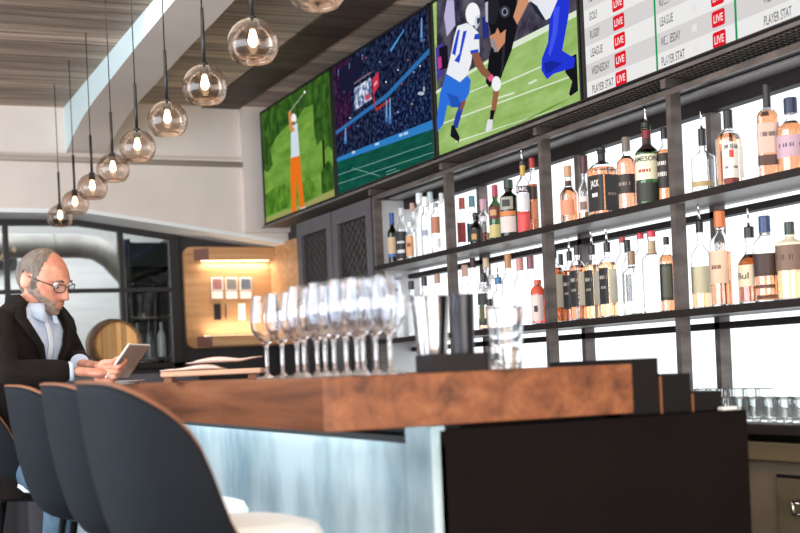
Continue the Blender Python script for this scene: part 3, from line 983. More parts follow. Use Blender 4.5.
def bottle(x, ytop, w, X, shelf, label, g='clear', liq=None, fill=.8, sh=.60, nk=.72, rn=.30, cap='#19181a', caph=.11, capr=None,
           pour=False, sq=2., depth=1., labels=(), face=0., seg=28, texts=(), band=None, fat=0., group=None):
    """bottle seen at picture column x with its top at ytop, width w (picture units), standing on a shelf top"""
    P = at(x, ytop, X=X)
    s = F / (P.x * sT + P.y * cT)
    H = P.z - shelf
    p0 = at(x + (H * s * .5) * RO, ytop + H * s * .5, X=X)
    base = Vector((X, P.y, shelf))
    Rr = w / s / 2 * (1 if sq < 3 else .86)
    Hb = H - (.055 if pour else 0)                         # glass + stopper height
    rnk = max(.009, Rr * rn)
    cz = Hb * (1 - caph)
    t = thing('bottle', base, label, 'bottle', group)
    prof = [(Rr * .93, 0.0), (Rr, .006)]
    zs, zn = sh * Hb, nk * Hb
    if fat:
        prof += [(Rr * (1 - fat), zs * .1 + .006), (Rr, zs * .9)]
    prof.append((Rr, zs))
    for i in range(1, 9):
        u = i / 8
        prof.append((rnk + (Rr - rnk) * (1 - smooth(u)) if sq < 3 else rnk + (Rr - rnk) * (1 - u) ** .6, zs + (zn - zs) * u))
    prof += [(rnk, cz - .012), (rnk * 1.18, cz - .010), (rnk * 1.18, cz - .002), (rnk, cz)]
    rot = math.radians(face)
    esq = lambda z: sq if z < zs * 1.02 else max(2., sq - (sq - 2) * (z - zs) / max(1e-4, zn - zs))
    P3 = [(r, z, esq(z)) for r, z in prof]
    th = .0028
    inner = [(max(.003, r - th), max(z, .007), e) for r, z, e in P3][::-1]
    b = B()
    b.lathe([(.001, 0.002, sq)] + P3 + inner + [(.001, .009, sq)], seg=seg, depth=depth, a=rot)
    b.build('glass_body', GL[g], t)
    if liq and LQ.get(liq) is not None:
        zf = fill * zs if fill <= 1 else zs + (zn - zs) * (fill - 1)
        lp = [(max(.003, r - th - .0006), max(z, .0085), e) for r, z, e in P3 if z < zf]
        lp.append((max(.003, rad_at(prof, zf) - th - .0006), zf, esq(zf)))
        b = B(); b.lathe([(.001, .0085, sq)] + lp + [(.001, zf, sq)], seg=seg, depth=depth, a=rot)
        b.build('liquid', LQ[liq], t)
    # stopper / cap
    cr = capr * Rr if capr else rnk * 1.22
    if cap:
        b = B()
        top = Hb
        b.lathe([(.001, cz - .001), (cr, cz - .001), (cr, top - .003), (cr * .9, top), (.001, top)], seg=18)
        b.build('cap', lm(cap, .4), t)
    if pour:
        b = B()
        b.tube([(0, 0, Hb - .004), (0, 0, Hb + .02), (-.003, -.004, Hb + .04), (-.012, -.012, Hb + .062)], [.0055, .005, .004, .003], 8)
        b.build('pourer', m_chrome, t)
    # paper labels: bands on the curve of the glass, facing the room
    fa = PI + math.radians(38) + 0
    for L in labels:
        z0, z1, span, col = L[0] * Hb, L[1] * Hb, math.radians(L[2]), L[3]
        off = math.radians(L[4]) if len(L) > 4 else 0
        b = B()
        n = 14
        rows = []
        zz = sorted(set([z0, z1] + [z for r, z in prof if z0 < z < z1] + [z0 + (z1 - z0) * k / 4 for k in range(5)]))
        def surf(a, z, d):
            r = rad_at(prof, z); e = esq(z)
            a2 = a - rot
            u, v = math.cos(a2), math.sin(a2)
            f = 1 / (abs(u) ** e + abs(v) ** e) ** (1 / e)
            xx, yy = r * u * f, r * v * f * depth
            q = Vector((xx * math.cos(rot) - yy * math.sin(rot), xx * math.sin(rot) + yy * math.cos(rot), z))
            q.x += d * math.cos(a); q.y += d * math.sin(a)
            return q
        dd = .0006 + (L[5] if len(L) > 5 else 0)
        for z in zz:
            rows.append([surf(fa + off - span / 2 + span * k / n, z, dd) for k in range(n + 1)])
        b.grid(rows, 0, False, True)
        mats = [lm(col)]
        for tx in texts:
            if tx[0] != L: continue
            _, s_, u0, u1, v0, v1, tc_ = tx
            mats.append(lm(tc_))
            # letters read left to right when seen from outside: angle grows to the right
            (put_bars if s_ == '=' else put_text)(b, s_, lambda u, v: surf(fa + off - span / 2 + span * (u0 + (u1 - u0) * u), z0 + (z1 - z0) * (v0 + (v1 - v0) * v), dd + .0006), len(mats) - 1, .02)
        b.build('paper_label', mats, t)
    return t


UP, LO = 1.705, 1.285
XF, XM, XR = 2.965, 3.01, 3.06
W_, K_, CR = '#ece8e2', '#1b191b', '#e2d6bc'
G = ['bottles on the upper shelf', 'bottles on the lower shelf']

# ---- upper shelf, right-hand bay
bottle(701, 114, 24, XM, UP, 'clear bottle with slim black pourer and a thin gold band low down', pour=True, caph=.25, sh=.56, nk=.68, rn=.26, labels=[(.12, .2, 120, '#b49c6a')], group=G[0])
L1, L2 = (.10, .56, 88, '#efe7de', 22), (.02, .10, 88, '#7a2f22', 22)
bottle(727.5, 110, 25, XF, UP, 'square bourbon bottle with white label and red seal, black neck', liq='amber', fill=1.45, sh=.62, nk=.76, rn=.36, caph=.24, capr=.42, sq=5, face=15,
       labels=[L1, (.36, .46, 20, '#c2452e', 22, .0004), (.12, .52, 55, '#f4efe9', 96), L2], texts=[(L1, 'JIM BEAM', .08, .92, .76, .95, '#33302e'), (L1, '=', .12, .88, .24, .36, '#77706a')], group=G[0])
LW = (.26, .58, 150, '#c9a99a')
bottle(766, 84, 25, XF, UP, 'tall amber whiskey bottle with black stopper and dark band near base', liq='amber', fill=1.6, sh=.66, nk=.74, rn=.34, caph=.25, capr=.36, sq=3.2, depth=.6, face=-38,
       labels=[LW, (.13, .24, 150, '#4a2c22'), (.65, .70, 40, '#3a2a26')], texts=[(LW, '=', .2, .8, .5, .75, '#6b5a58')], group=G[0])
LA = (.22, .50, 140, '#b99aa6')
bottle(790, 98, 30, XM, UP, 'round shouldered amber bottle with navy cap at the right edge of the upper shelf', liq='amber', fill=1.7, sh=.58, nk=.74, rn=.34, caph=.20, capr=.44, cap='#1d2a48',
       labels=[LA], texts=[(LA, '=', .2, .8, .4, .7, '#3d3a5c')], group=G[0])

# ---- lower shelf, right-hand bay
LB = (.18, .48, 140, '#cfc6a4')
bottle(698.5, 206, 20, XM, LO, 'clear bottle with pale green label and black pourer behind the steel post', liq='gold', fill=.5, sh=.60, nk=.74, rn=.30, caph=.13, pour=True, labels=[LB], group=G[1])
LC = (.24, .58, 120, '#d8b59a', -12)
bottle(719, 211, 22, XF, LO, 'half full whisky bottle with orange cork and pinkish square label', liq='amber', fill=.86, sh=.66, nk=.80, rn=.32, caph=.17, cap='#c0672f', capr=.5, labels=[LC], texts=[(LC, '=', .25, .7, .4, .6, '#7c5a48')], group=G[1])
LD = (.22, .50, 120, '#d8c6a8', -10)
bottle(748, 211, 25, XF, LO, 'reddish brown bottle with black pourer left of the blue capped bottle', liq='brown', fill=1.7, sh=.50, nk=.70, rn=.32, caph=.14, pour=True, labels=[LD], texts=[(LD, 'Bul', .12, .62, .35, .65, '#5a4a3c')], group=G[1])
bottle(764, 216, 25, XF, LO, 'blue capped bottle with dark arrow shaped label and amber base', liq='amber', fill=.5, sh=.66, nk=.80, rn=.36, caph=.19, capr=.46, cap='#26406a', fat=.08,
       labels=[(.30, .56, 150, '#3c2622'), (.16, .20, 110, '#5c3a2a')], group=G[1])
LE = (.38, .70, 150, '#7a6152')
bottle(789, 222, 29, XM, LO, 'cream bottle with wide brown hexagon label and dark green cap', liq='gold', fill=1.2, sh=.72, nk=.80, rn=.30, caph=.16, capr=.34, cap='#2c3a34', labels=[(.66, .84, 150, '#e2dcc2', 0, -.0002), LE],
       texts=[(LE, '=', .15, .85, .35, .7, '#3a2c24')], group=G[1])

# ---- upper shelf, middle bay
bottle(567.5, 166, 18, XF, UP, 'short round amber bottle with tan cork beside the first clear small bottle', liq='amber', fill=1.7, sh=.50, nk=.68, rn=.34, caph=.18, cap='#b98f6a', capr=.42, labels=[(.14, .40, 110, '#d88a6a'), (.66, .74, 360, '#4c2c24', 0, .0006)], group=G[0])
bottle(583.5, 156, 14, XM, UP, 'small clear bottle with dark red stopper and oval white label', liq='gold', fill=.4, sh=.46, nk=.64, rn=.40, caph=.26, capr=.55, cap='#4a1d24', labels=[(.14, .38, 120, '#e7dcd4'), (.18, .3, 60, '#8c6a5c', 0, .0004)], group=G[0])
LJ = (.06, .58, 84, '#1a1718', -20)
LJ2 = (.06, .58, 84, '#211c1b', 70)
bottle(601, 147, 29, XF, UP, 'wide square whiskey bottle with black labels and black collared neck', liq='amber', fill=1.25, sh=.66, nk=.78, rn=.28, caph=.05, sq=6, face=8, labels=[LJ, LJ2, (.76, .97, 360, '#221c1a', 0, .0006)],
       texts=[(LJ, 'JACK', .2, .8, .62, .86, '#e9e2da'), (LJ, '=', .3, .7, .36, .54, '#e9e2da'), (LJ2, '=', .15, .85, .4, .52, '#8c7a6c')], group=G[0])
LK = (.22, .48, 130, '#2b211f')
bottle(625.5, 137, 20, XF, UP, 'slender pinkish bottle with dark slanted label and grey brown cap', liq='rose', fill=1.8, sh=.64, nk=.76, rn=.34, caph=.19, cap='#6c6259', capr=.42, labels=[LK], texts=[(LK, '=', .2, .75, .35, .65, '#8d7a70')], group=G[0])
LM = (.30, .60, 150, '#e5dfc0')
bottle(645, 108, 24, XF, UP, 'tall green whiskey bottle with cream label, red neck and steel pourer', g='green', sh=.62, nk=.74, rn=.34, caph=.06, cap='#1c1b1e', pour=True,
       labels=[LM, (.80, .90, 360, '#7c2028', 0, .0006), (.66, .80, 360, '#2c211f', 0, .0006), (.04, .26, 150, '#262a20')], texts=[(LM, 'JAMESON', .04, .96, .66, .92, '#1f2a1a'), (LM, '=', .3, .7, .25, .45, '#a2473a')], group=G[0])
LN = (.20, .66, 150, '#2a211d')
bottle(664, 128, 17, XM, UP, 'amber bottle with black lettered label partly hidden behind the steel post', liq='amber', fill=1.4, sh=.66, nk=.78, rn=.34, caph=.14, labels=[LN], texts=[(LN, '=', .2, .8, .62, .8, '#e8e0d4'), (LN, '=', .2, .8, .3, .5, '#e8e0d4')], group=G[0])

# ---- lower shelf, middle bay: a row of amber bottles with black labels, then clear ones
row = [(553, 248, 18, XF, False, 'brown', 'first amber bottle of the black label row, beside the left steel post'),
       (568.5, 239, 15, XM, True, 'brown', 'second amber bottle of the black label row, with steel pourer'),
       (576.5, 245, 16, XF, False, 'amber', 'third amber bottle of the black label row, with plain black cap'),
       (591, 232, 17, XM, True, 'gold', 'fourth bottle of the black label row, with pourer and pale base'),
       (606, 229, 18, XF, True, 'gold', 'last bottle of the black label row, next to the clear bottles')]
for i, (x, yt, w, X, po, lq, lb) in enumerate(row):
    LR = (.18, .66, 82, '#191718', -22)
    bottle(x, yt, w, X, LO, lb, liq=lq, fill=1.3, sh=.70, nk=.80, rn=.36, caph=.13, pour=po, sq=4.5, face=6, labels=[LR, (.20, .64, 60, '#d9d6c6', 58)],
           texts=[(LR, '=', .12, .9, .66, .82, '#a39c90'), (LR, '=', .2, .8, .40, .52, '#8a8378')], group=G[1])
bottle(560.5, 254, 12, XR, LO, 'dark capped amber bottle standing behind the first two black labels', liq='gold', sh=.66, nk=.78, caph=.16, group=G[1])
bottle(627, 240, 13, XR, LO, 'thin clear bottle with black cap behind the cork stoppered bottle', sh=.64, nk=.78, rn=.4, caph=.16, liq=None, labels=[(.2, .55, 90, '#4a4740')], group=G[1])
bottle(622, 237, 15, XR, LO, 'clear bottle with dull red cap at the back of the clear group', sh=.68, nk=.82, rn=.35, caph=.07, cap='#b8424e', group=G[1])
bottle(631, 251, 18, XF, LO, 'clear frosted bottle with tan cork in the lower middle bay', sh=.66, nk=.76, rn=.34, caph=.21, cap='#8a7052', capr=.42, group=G[1])
bottle(640, 233, 17, XR, LO, 'tall clear bottle with bright red cap, left of the taller twin', sh=.68, nk=.82, rn=.34, caph=.07, cap='#cc3a4a', group=G[1])
bottle(651, 231, 21, XF, LO, 'tall clear bottle with red cap and brown paper band on its neck', sh=.64, nk=.76, rn=.34, caph=.07, cap='#c83a48', labels=[(.72, .88, 360, '#b7a488', 0, .0006)], group=G[1])
bottle(666, 237, 16, XM, LO, 'amber bottle with dark green oval label by the right steel post', liq='amber', fill=1.5, sh=.68, nk=.84, rn=.30, caph=.10, labels=[(.16, .64, 110, '#3a4034'), (.2, .6, 80, '#5a5a48', 0, .0004)], group=G[1])

# ---- upper shelf, next bay to the left
bottle(461.5, 198, 11, XM, UP, 'clear bottle with red cap and tall red label', sh=.60, nk=.74, rn=.42, caph=.21, cap='#a8483e', capr=.55, labels=[(.14, .52, 110, '#8e2a26')], group=G[0])
bottle(471.5, 196, 11, XR, UP, 'clear bottle with teal cap and teal label beside a red label', sh=.60, nk=.74, rn=.42, caph=.20, cap='#4d7f8a', capr=.55, labels=[(.14, .48, 110, '#2f5f70')], group=G[0])
bottle(475.5, 213, 13, XF, UP, 'squat dark bottle with gold marked black label on upper shelf', g='darkg', sh=.52, nk=.72, rn=.40, caph=.12, labels=[(.1, .48, 120, '#1a1816'), (.16, .34, 50, '#b08c4a', 0, .0004)], group=G[0])
bottle(482.5, 199, 13, XM, UP, 'clear bottle with pinkish silver cap and dark foot', liq='brown', fill=.45, sh=.58, nk=.74, rn=.40, caph=.24, cap='#b9919a', capr=.5, labels=[(.5, .62, 120, '#d8d4d8')], group=G[0])
bottle(494.5, 185, 14, XM, UP, 'green gin bottle with red cap and round dark red label', g='green', sh=.60, nk=.74, rn=.36, caph=.20, cap='#a83a4c', capr=.44, labels=[(.40, .62, 110, '#6a2622'), (.46, .56, 60, '#c99a6a', 0, .0004), (.08, .3, 110, '#c8b878')], group=G[0])
LQ1 = (.08, .36, 120, '#d6c3bc')
bottle(508, 180, 19, XF, UP, 'broad dark green bottle with cream and orange labels and dark stopper', g='dkgreen', sh=.68, nk=.80, rn=.36, caph=.15, cap='#26342f', capr=.5, depth=.7, face=-38,
       labels=[LQ1, (.37, .45, 120, '#d07c3c'), (.48, .70, 90, '#9a9a8c'), (.53, .65, 50, '#22261f', 0, .0004)], group=G[0])
LP = (.56, .65, 150, '#2a1f24')
bottle(521.5, 149, 14, XF, UP, 'tall slim clear bottle with red lower label and yellow neck tag', sh=.66, nk=.80, rn=.32, caph=.06, pour=True, cap='#3a3430', labels=[(.02, .30, 150, '#d8504e'), LP, (.80, .93, 360, '#c9a94c', 0, .0006), (.31, .55, 150, '#d9d6da')],
       texts=[(LP, 'PEARL', .1, .9, .2, .85, '#e9e2e4')], group=G[0])
bottle(531.5, 158, 11, XM, UP, 'dark amber bottle with red cap tucked against the steel post', liq='brown', fill=1.2, sh=.62, nk=.76, rn=.40, caph=.13, cap='#b03a30', capr=.55, labels=[(.45, .62, 130, '#3a2a26'), (.18, .42, 130, '#d2855a')], group=G[0])

# ---- lower shelf, same bay
bottle(464.5, 265, 13, XM, LO, 'clear bottle with pale pink cap behind the dark mixing tin', sh=.6, nk=.74, rn=.42, caph=.17, cap='#dcb3a2', capr=.5, group=G[1])
bottle(472.5, 258, 12, XR, LO, 'clear bottle with dark plum cap at the back of the lower shelf', sh=.62, nk=.76, rn=.40, caph=.13, cap='#4a2f3a', capr=.48, group=G[1])
bottle(485.5, 258, 12, XR, LO, 'clear bottle with tan cap behind the black keyhole label', sh=.62, nk=.76, rn=.40, caph=.13, cap='#cdb296', capr=.5, group=G[1])
LKY = (.12, .62, 90, '#262420')
bottle(483, 273, 13, XF, LO, 'clear bottle with black keyhole shaped label and black cap', liq='gold', fill=.6, sh=.66, nk=.78, rn=.40, caph=.16, capr=.5, labels=[(.44, .64, 100, '#24261f'), (.14, .44, 46, '#3c4a2c'), (.08, .2, 80, '#24261f')], group=G[1])
bottle(491, 275, 14, XM, LO, 'clear bottle with small dark oval mark right of the keyhole label', sh=.7, nk=.84, rn=.36, caph=.08, cap='#c9cdd0', labels=[(.42, .56, 50, '#3a3436')], group=G[1])
bottle(497.5, 266, 14, XM, LO, 'clear bottle with blue cap and thin dark pourer', pour=True, sh=.64, nk=.78, rn=.34, caph=.13, cap='#3f6f9e', capr=.5, group=G[1])
bottle(507.5, 254, 14, XR, LO, 'tall clear bottle with orange tan cap behind the water glass', sh=.62, nk=.76, rn=.40, caph=.19, cap='#c08a5a', capr=.5, group=G[1])
bottle(519.5, 258, 14, XM, LO, 'clear bottle with dusty pink cap above the water glass', sh=.62, nk=.76, rn=.40, caph=.18, cap='#c78884', capr=.52, group=G[1])
bottle(530, 256, 14, XR, LO, 'clear bottle with dark rose cap near the steel post', sh=.62, nk=.76, rn=.40, caph=.18, cap='#8c5a60', capr=.52, group=G[1])
LOr = (.08, .66, 120, '#e5d3cb')
bottle(537.5, 280, 15, XF, LO, 'rounded bottle with bright orange shoulder and pale label with black dot', liq='red', fill=1.8, sh=.74, nk=.92, rn=.4, caph=.10, cap='#d8604a', labels=[LOr, (.28, .42, 30, '#2c2a2a', 0, .0004), (.68, .86, 150, '#d8573a')], group=G[1])

# ---- upper shelf, far left bay
bottle(391.5, 213, 10, XF, UP, 'olive wine bottle with navy foil capsule at the left end', g='dkgreen', sh=.60, nk=.74, rn=.42, caph=.22, cap='#24408a', capr=.5, labels=[(.2, .52, 120, '#c2a884'), (.14, .2, 120, '#3f6aa8')], group=G[0])
bottle(401, 208, 11, XF, UP, 'clear necked bottle with black label and white lettering', liq='brown', fill=.9, sh=.60, nk=.76, rn=.42, caph=.14, cap='#c7c9cc', labels=[(.06, .56, 150, '#1c1b22'), (.16, .22, 100, '#d0d2d8', 0, .0004), (.34, .38, 100, '#c8cad0', 0, .0004)], group=G[0])
bottle(410, 222, 10, XF, UP, 'short clear bottle with tan label', sh=.64, nk=.78, rn=.45, caph=.14, cap='#efe9e4', labels=[(.1, .62, 120, '#cf9a70'), (.34, .44, 50, '#7a3c2c', 0, .0004)], group=G[0])
bottle(412, 203, 9, XR, UP, 'thin clear bottle with pinkish cap standing behind the tan label', sh=.62, nk=.76, rn=.42, caph=.14, cap='#d0a294', capr=.55, group=G[0])
for x, yt, w, X, cp, lb in ((419, 193, 12, XM, '#e9eef0', 'tallest clear bottle with white cap in the left bay'), (425, 197, 11, XF, '#f1f3f4', 'clear bottle with white cap and grey oval mark'),
                            (430, 192, 10, XR, '#c3d2d4', 'clear bottle with pale grey green cap at the back'), (441, 193, 8, XR, '#dfe4e6', 'clear bottle with pale cap hidden half behind a steel post')):
    bottle(x, yt, w, X, UP, lb, sh=.64, nk=.78, rn=.46, caph=.16, cap=cp, capr=.58, labels=[(.34, .44, 90, '#9aa2b2')] if '425' in str(x) else [], group=G[0])
bottle(435.5, 203, 11, XF, UP, 'clear bottle with reddish brown lettered band on its shoulder', sh=.74, nk=.86, rn=.42, caph=.08, cap='#9aa0a4', labels=[(.40, .72, 130, '#b4765c'), (.12, .3, 130, '#f1efec')], group=G[0])
# ---- lower shelf, far left bay (mostly behind the wine glasses)
for x, yt, w, X, cp, lb in ((398, 283, 11, XM, '#c9a58e', 'clear bottle with tan cap seen through the wine glass rims'), (411, 281, 11, XF, '#3a3436', 'clear bottle with black cap just above the mixing tin'),
                            (424, 277, 11, XM, '#2c2a2c', 'clear bottle with dark cap behind the steel mixing tin'), (437, 274, 11, XR, '#b98f7a', 'clear bottle with brownish cap beside the third steel post')):
    bottle(x, yt, w, X, LO, lb, sh=.62, nk=.76, rn=.44, caph=.15, cap=cp, capr=.55, group=G[1])

#@@GLASSES
# ================================================================ glassware on the counter
def wine_prof():
    o = [(.001, .0), (.034, .0008), (.036, .002), (.034, .0035), (.012, .008), (.0052, .016), (.0042, .035), (.0042, .075), (.006, .090), (.016, .100), (.029, .113), (.038, .130), (.0415, .150), (.040, .175), (.035, .205), (.0325, .222)]
    i = [(r - .0013, z) for r, z in o[9:][::-1]] + [(.005, .098), (.001, .0965)]
    i[0] = (o[-1][0] - .0013, .222)
    return o + i


m_wine = glass('wine_glass_crystal', '#fbfcff', 1.5)
spots = [(267.5, 3.50), (283, 3.40), (298, 3.38), (305, 3.18), (318, 3.28), (326, 3.08), (335, 3.20), (347, 3.00), (358, 3.14), (364, 2.96), (377, 3.04), (391, 2.93)]
names = ['leftmost wine glass of the cluster on the counter', 'second wine glass from the left, next to the leftmost one', 'third wine glass from the left, in the back row', 'fourth wine glass from the left, in the front row',
         'fifth wine glass from the left, in the back row', 'sixth wine glass from the left, in the front row', 'seventh wine glass from the left, in the back row', 'eighth wine glass from the left, in the front row',
         'fourth wine glass from the right, in the back row', 'third wine glass from the right, in the front row', 'second wine glass from the right, in the back row', 'rightmost wine glass of the cluster, nearest the mixing tins']
proto = None
for (x, Z), lb in zip(spots, names):
    P = at(x, 372, Z=Z)
    if proto is None:
        b = B(); b.lathe(wine_prof(), seg=36)
        o = b.build('wine_glass', m_wine); proto = o
    else:
        o = proto.copy(); COL.objects.link(o)
    o.location = (P.x, P.y, CT + .0005)
    tag(o, lb, 'wine glass', 'wine glasses on the counter')

# mixing tins and black caddy
m_tin = pbr('tin_steel', '#a9a6a5', .2, 1., noise=.1)
m_tin2 = pbr('tin_dark', '#1b1c28', .35, .2)
P = at(433, 367, Z=3.14)
b = B((P.x, P.y, CT)); h = .181
b.lathe([(.001, .0), (.032, .0), (.033, .004), (.0465, h - .004), (.0482, h), (.0465, h + .001), (.045, h - .004), (.031, .006), (.001, .006)], (P.x, P.y, CT + .0005), 40)
tag(b.build('mixing_tin', m_tin), 'shiny steel mixing tin standing right of the wine glasses', 'mixing tin')
P = at(464.5, 367, Z=3.10)
b = B((P.x, P.y, CT)); h = .18
b.lathe([(.001, .0), (.023, .0), (.024, .004), (.0285, h - .004), (.0297, h), (.0285, h + .001), (.027, h - .004), (.022, .006), (.001, .006)], (P.x, P.y, CT + .0005), 40)
tag(b.build('mixing_tin', m_tin2), 'narrow dark mixing tin behind the black caddy', 'mixing tin')
P0, P1 = at(424, 370, Y=2.70), at(482, 370, Y=2.70)
b = B((P0.x, 2.7, CT))
x0, x1, y0, y1, z0, z1, w = P0.x, P1.x, 2.665, 2.745, CT + .0005, CT + .042, .005
b.box(x0, x1, y0, y1, z0, z0 + .006)
for a in ((x0, x1, y0, y0 + w), (x0, x1, y1 - w, y1), (x0, x0 + w, y0 + w, y1 - w), (x1 - w, x1, y0 + w, y1 - w)):
    b.box(*a, z0 + .006, z1)
tag(b.build('bar_caddy', pbr('caddy_black', '#131011', .55, spec=.25)), 'low black open caddy in front of the mixing tins', 'caddy')

# tumbler of water
P = at(507, 366, Z=2.99)
t = thing('water_glass', (P.x, P.y, CT + .0005), 'tall clear tumbler of water beside the black caddy', 'glass')
h = .142
b = B(); b.lathe([(.001, .0), (.032, .0), (.0335, .003), (.0435, h - .002), (.043, h), (.0418, h - .002), (.0325, .014), (.001, .012)], seg=40); b.build('tumbler', m_clear, t)
b = B(); b.lathe([(.001, .0125), (.0319, .0145), (.0350, .052), (.001, .052)], seg=40); b.build('water', glass('water', '#f4fafc', 1.33), t)

# serving board with folded napkins, saucer
P = at(214, 377, Z=3.95)
t = thing('serving_board', (P.x, P.y, CT), 'long wooden serving board with a small foot left of the wine glasses', 'board')
ax = Vector((cT, -sT, 0))
rz = math.atan2(ax.y, ax.x)
t.rotation_euler = (0, 0, rz)
b = B(); b.obox((0, 0, .026), (.30, .13, .016), Matrix.Identity(3), 0, .005); b.build('board', wood('board_wood', '#a87e62', '#c9a488', '#dcbda4', 0, None, .2, .5), t)
for x in (-.13, .12):
    b = B(); b.box(x - .012, x + .012, -.05, .05, .0005, .018, 0, .002); b.build('foot', m_copper, t)
m_nap = pbr('napkin_linen', '#dcc5ba', .9, noise=.08, bump=.3, nscale=20)
for (dx, dz, L, lb, tilt) in ((-.06, .0355, .19, 'lower folded pinkish linen napkin on the serving board', 0.), (.035, .0555, .22, 'upper folded linen napkin with raised right end on the board', .08)):
    rows = []
    for i in range(15):
        u = i / 14
        x = dx + (u - .5) * L
        hh = .016 * (.75 + .35 * math.sin(7 * u + dz * 90)) * (smooth(u * 6) * .7 + .3) * (smooth((1 - u) * 7) * .7 + .3)
        zz = dz + (tilt * max(0, u - .7) * L * 2.2)
        rows.append([(x, .045 * math.cos(a) * (1 if abs(math.cos(a)) < .9 else 1), zz + hh * .5 + hh * .5 * math.copysign(abs(math.sin(a)) ** .6, math.sin(a))) for a in [2 * PI * k / 16 for k in range(16)]])
    b = B(); b.grid(rows, 0, True, True, True, True)
    o = b.build('napkin', m_nap)
    o.location = (P.x, P.y, CT); o.rotation_euler = (0, 0, rz)
    tag(o, lb, 'napkin', 'napkins on the board')
P = at(128, 378, Z=4.7)
b = B((P.x, P.y, CT)); b.lathe([(.001, .0005), (.032, .0005), (.036, .004), (.060, .012), (.0605, .0135), (.058, .0138), (.034, .007), (.001, .006)], (P.x, P.y, CT), 36)
tag(b.build('saucer', m_white), 'white saucer on the counter under the raised tablet', 'saucer')

# stepped black boxes on the lower bar surface
t = thing('bottle_step', (1.9, 2.75, .972), 'black stepped bar rack with three tiers at the counter end', 'rack')
O = (1.9, 2.75, .972)
for (xa, xb, y0, y1, z1) in ((1.776, 1.890, 2.715, 3.05, 1.112), (1.896, 1.985, 2.715, 3.05, 1.070), (1.990, 2.08, 2.715, 3.05, 1.022)):
    b = B(O); b.box(xa, xb, y0, y1, .9725, z1, 0, .002); b.build('tier', m_blackbox, t)
for (xa, xb, z1) in ((1.890, 1.896, 1.066), (1.985, 1.990, 1.018)):
    b = B(O); b.box(xa, xb, 2.712, 3.05, .9725, z1); b.build('divider', m_copper, t)['label'] = 'copper coloured wooden divider'
b = B(O)
P = at(725, 411.5, z=.98)
b = B((2.07, 2.70, .972)); b.box(2.055, 2.10, 2.68, 2.705, .9725, .981, 0, .003)
tag(b.build('folded_cloth', m_white), 'small white folded cloth at the corner of the dark end panel', 'cloth')

# glasses on the back worktop
def tumb(r, h):
    return [(.001, .0), (r * .84, .0), (r * .88, .002), (r, h - .001), (r - .0008, h), (r - .0018, h - .001), (r * .82, .010), (.001, .008)]


b = B(); b.lathe(tumb(.033, .074), seg=28); rock = b.build('rocks_glass', m_tumb)
b = B(); b.lathe(tumb(.030, .098), seg=28); high = b.build('highball_glass', m_tumb)
used = {}
def place(src, X, y, z, lb, cat, grp):
    o = src if src.name not in used else src.copy()
    if src.name in used: COL.objects.link(o)
    used[src.name] = 1
    o.location = (X, y, z)
    tag(o, lb, cat, grp)


ordn = ['first', 'second', 'third', 'fourth', 'fifth', 'sixth', 'seventh', 'eighth', 'ninth', 'tenth']
for i in range(8):
    place(rock, 2.70, 3.58 - i * .073, .8955, ordn[i] + ' rocks glass from the left in the front row on the dark worktop', 'glass', 'rocks glasses on the back worktop')
for i in range(9):
    place(rock, 2.79, 3.70 - i * .073, .8955, ordn[i] + ' rocks glass from the left in the second row on the dark worktop', 'glass', 'rocks glasses on the back worktop')
for i in range(6):
    place(high, 2.885, 3.88 - i * .068, .8955, ordn[i] + ' tall glass from the left in the rear row on the dark worktop', 'glass', 'tall glasses on the back worktop')
b = B()
b.lathe([(.001, 0), (.028, .001), (.028, .003), (.006, .008), (.004, .03), (.004, .055), (.012, .07), (.030, .09), (.036, .115), (.034, .152), (.0328, .152), (.0346, .115), (.028, .091), (.01, .074), (.001, .072)], seg=28)
g1 = b.build('stemmed_glass', m_wine); g1.location = (2.98, 4.20, .8955)
tag(g1, 'left one of two small stemmed glasses behind the black tiers', 'glass', 'stemmed glasses on the back worktop')
g2 = g1.copy(); COL.objects.link(g2); g2.location = (2.98, 4.085, .8955)
tag(g2, 'right one of two small stemmed glasses behind the black tiers', 'glass', 'stemmed glasses on the back worktop')

# barrel on a dark sideboard by the window
t = thing('sideboard', (1.9, 9.3, 0), 'low dark sideboard under the window behind the bar', 'sideboard')
b = B((1.9, 9.3, 0)); b.box(1.2, 2.40, 8.98, 9.56, 0, 1.16); b.build('body', m_cab, t)
b = B((1.9, 9.3, 0)); b.box(1.18, 2.42, 8.96, 9.58, 1.16, 1.185, 0, .003); b.build('top', m_black, t)
O = (1.855, 9.2, 1.37)
rot = Matrix.Rotation(math.radians(14), 4, 'Z')
t = thing('wine_barrel', O, 'small oak barrel lying on the sideboard by the window', 'barrel', None, math.radians(-2))
Rb = .166
b = B()
prof = [(Rb * (1 + .10 * math.cos(u * PI / 2) ** 2), u * .16) for u in [k / 10 - 1 for k in range(21)]]
def ring(r, y, n=48):
    return [(r * math.cos(2 * PI * k / n), y, r * math.sin(2 * PI * k / n)) for k in range(n)]
rows = [ring(r, y) for r, y in prof]
inner = [ring(Rb - .016, .16), ring(Rb - .016, -.16)]
b.grid(rows + inner + [rows[0]], 0); b.build('staves', wood('stave_wood', '#4a3426', '#7a5638', '#96704c', 1, None, .2, .6), t)
m_head = wood('barrel_head', '#b98450', '#d9a668', '#e8bf86', 2, 0, .035, .55, 2.)
for y in (-.140, .132):
    b = B(); b.grid([ring(.001, y), ring(Rb - .014, y), ring(Rb - .014, y + .012), ring(.001, y + .012)], 0, smooth=False); b.build('head', m_head, t)
for y in (-.138, -.08, .08, .138):
    r = Rb * (1 + .10 * math.cos(y / .16 * PI / 2) ** 2) + .003
    b = B(); b.grid([ring(r, y - .014), ring(r, y + .014), ring(r - .004, y + .014), ring(r - .004, y - .014), ring(r, y - .014)], 0); b.build('hoop', m_black, t)
b = B((1.86, 9.2, 1.185)); 
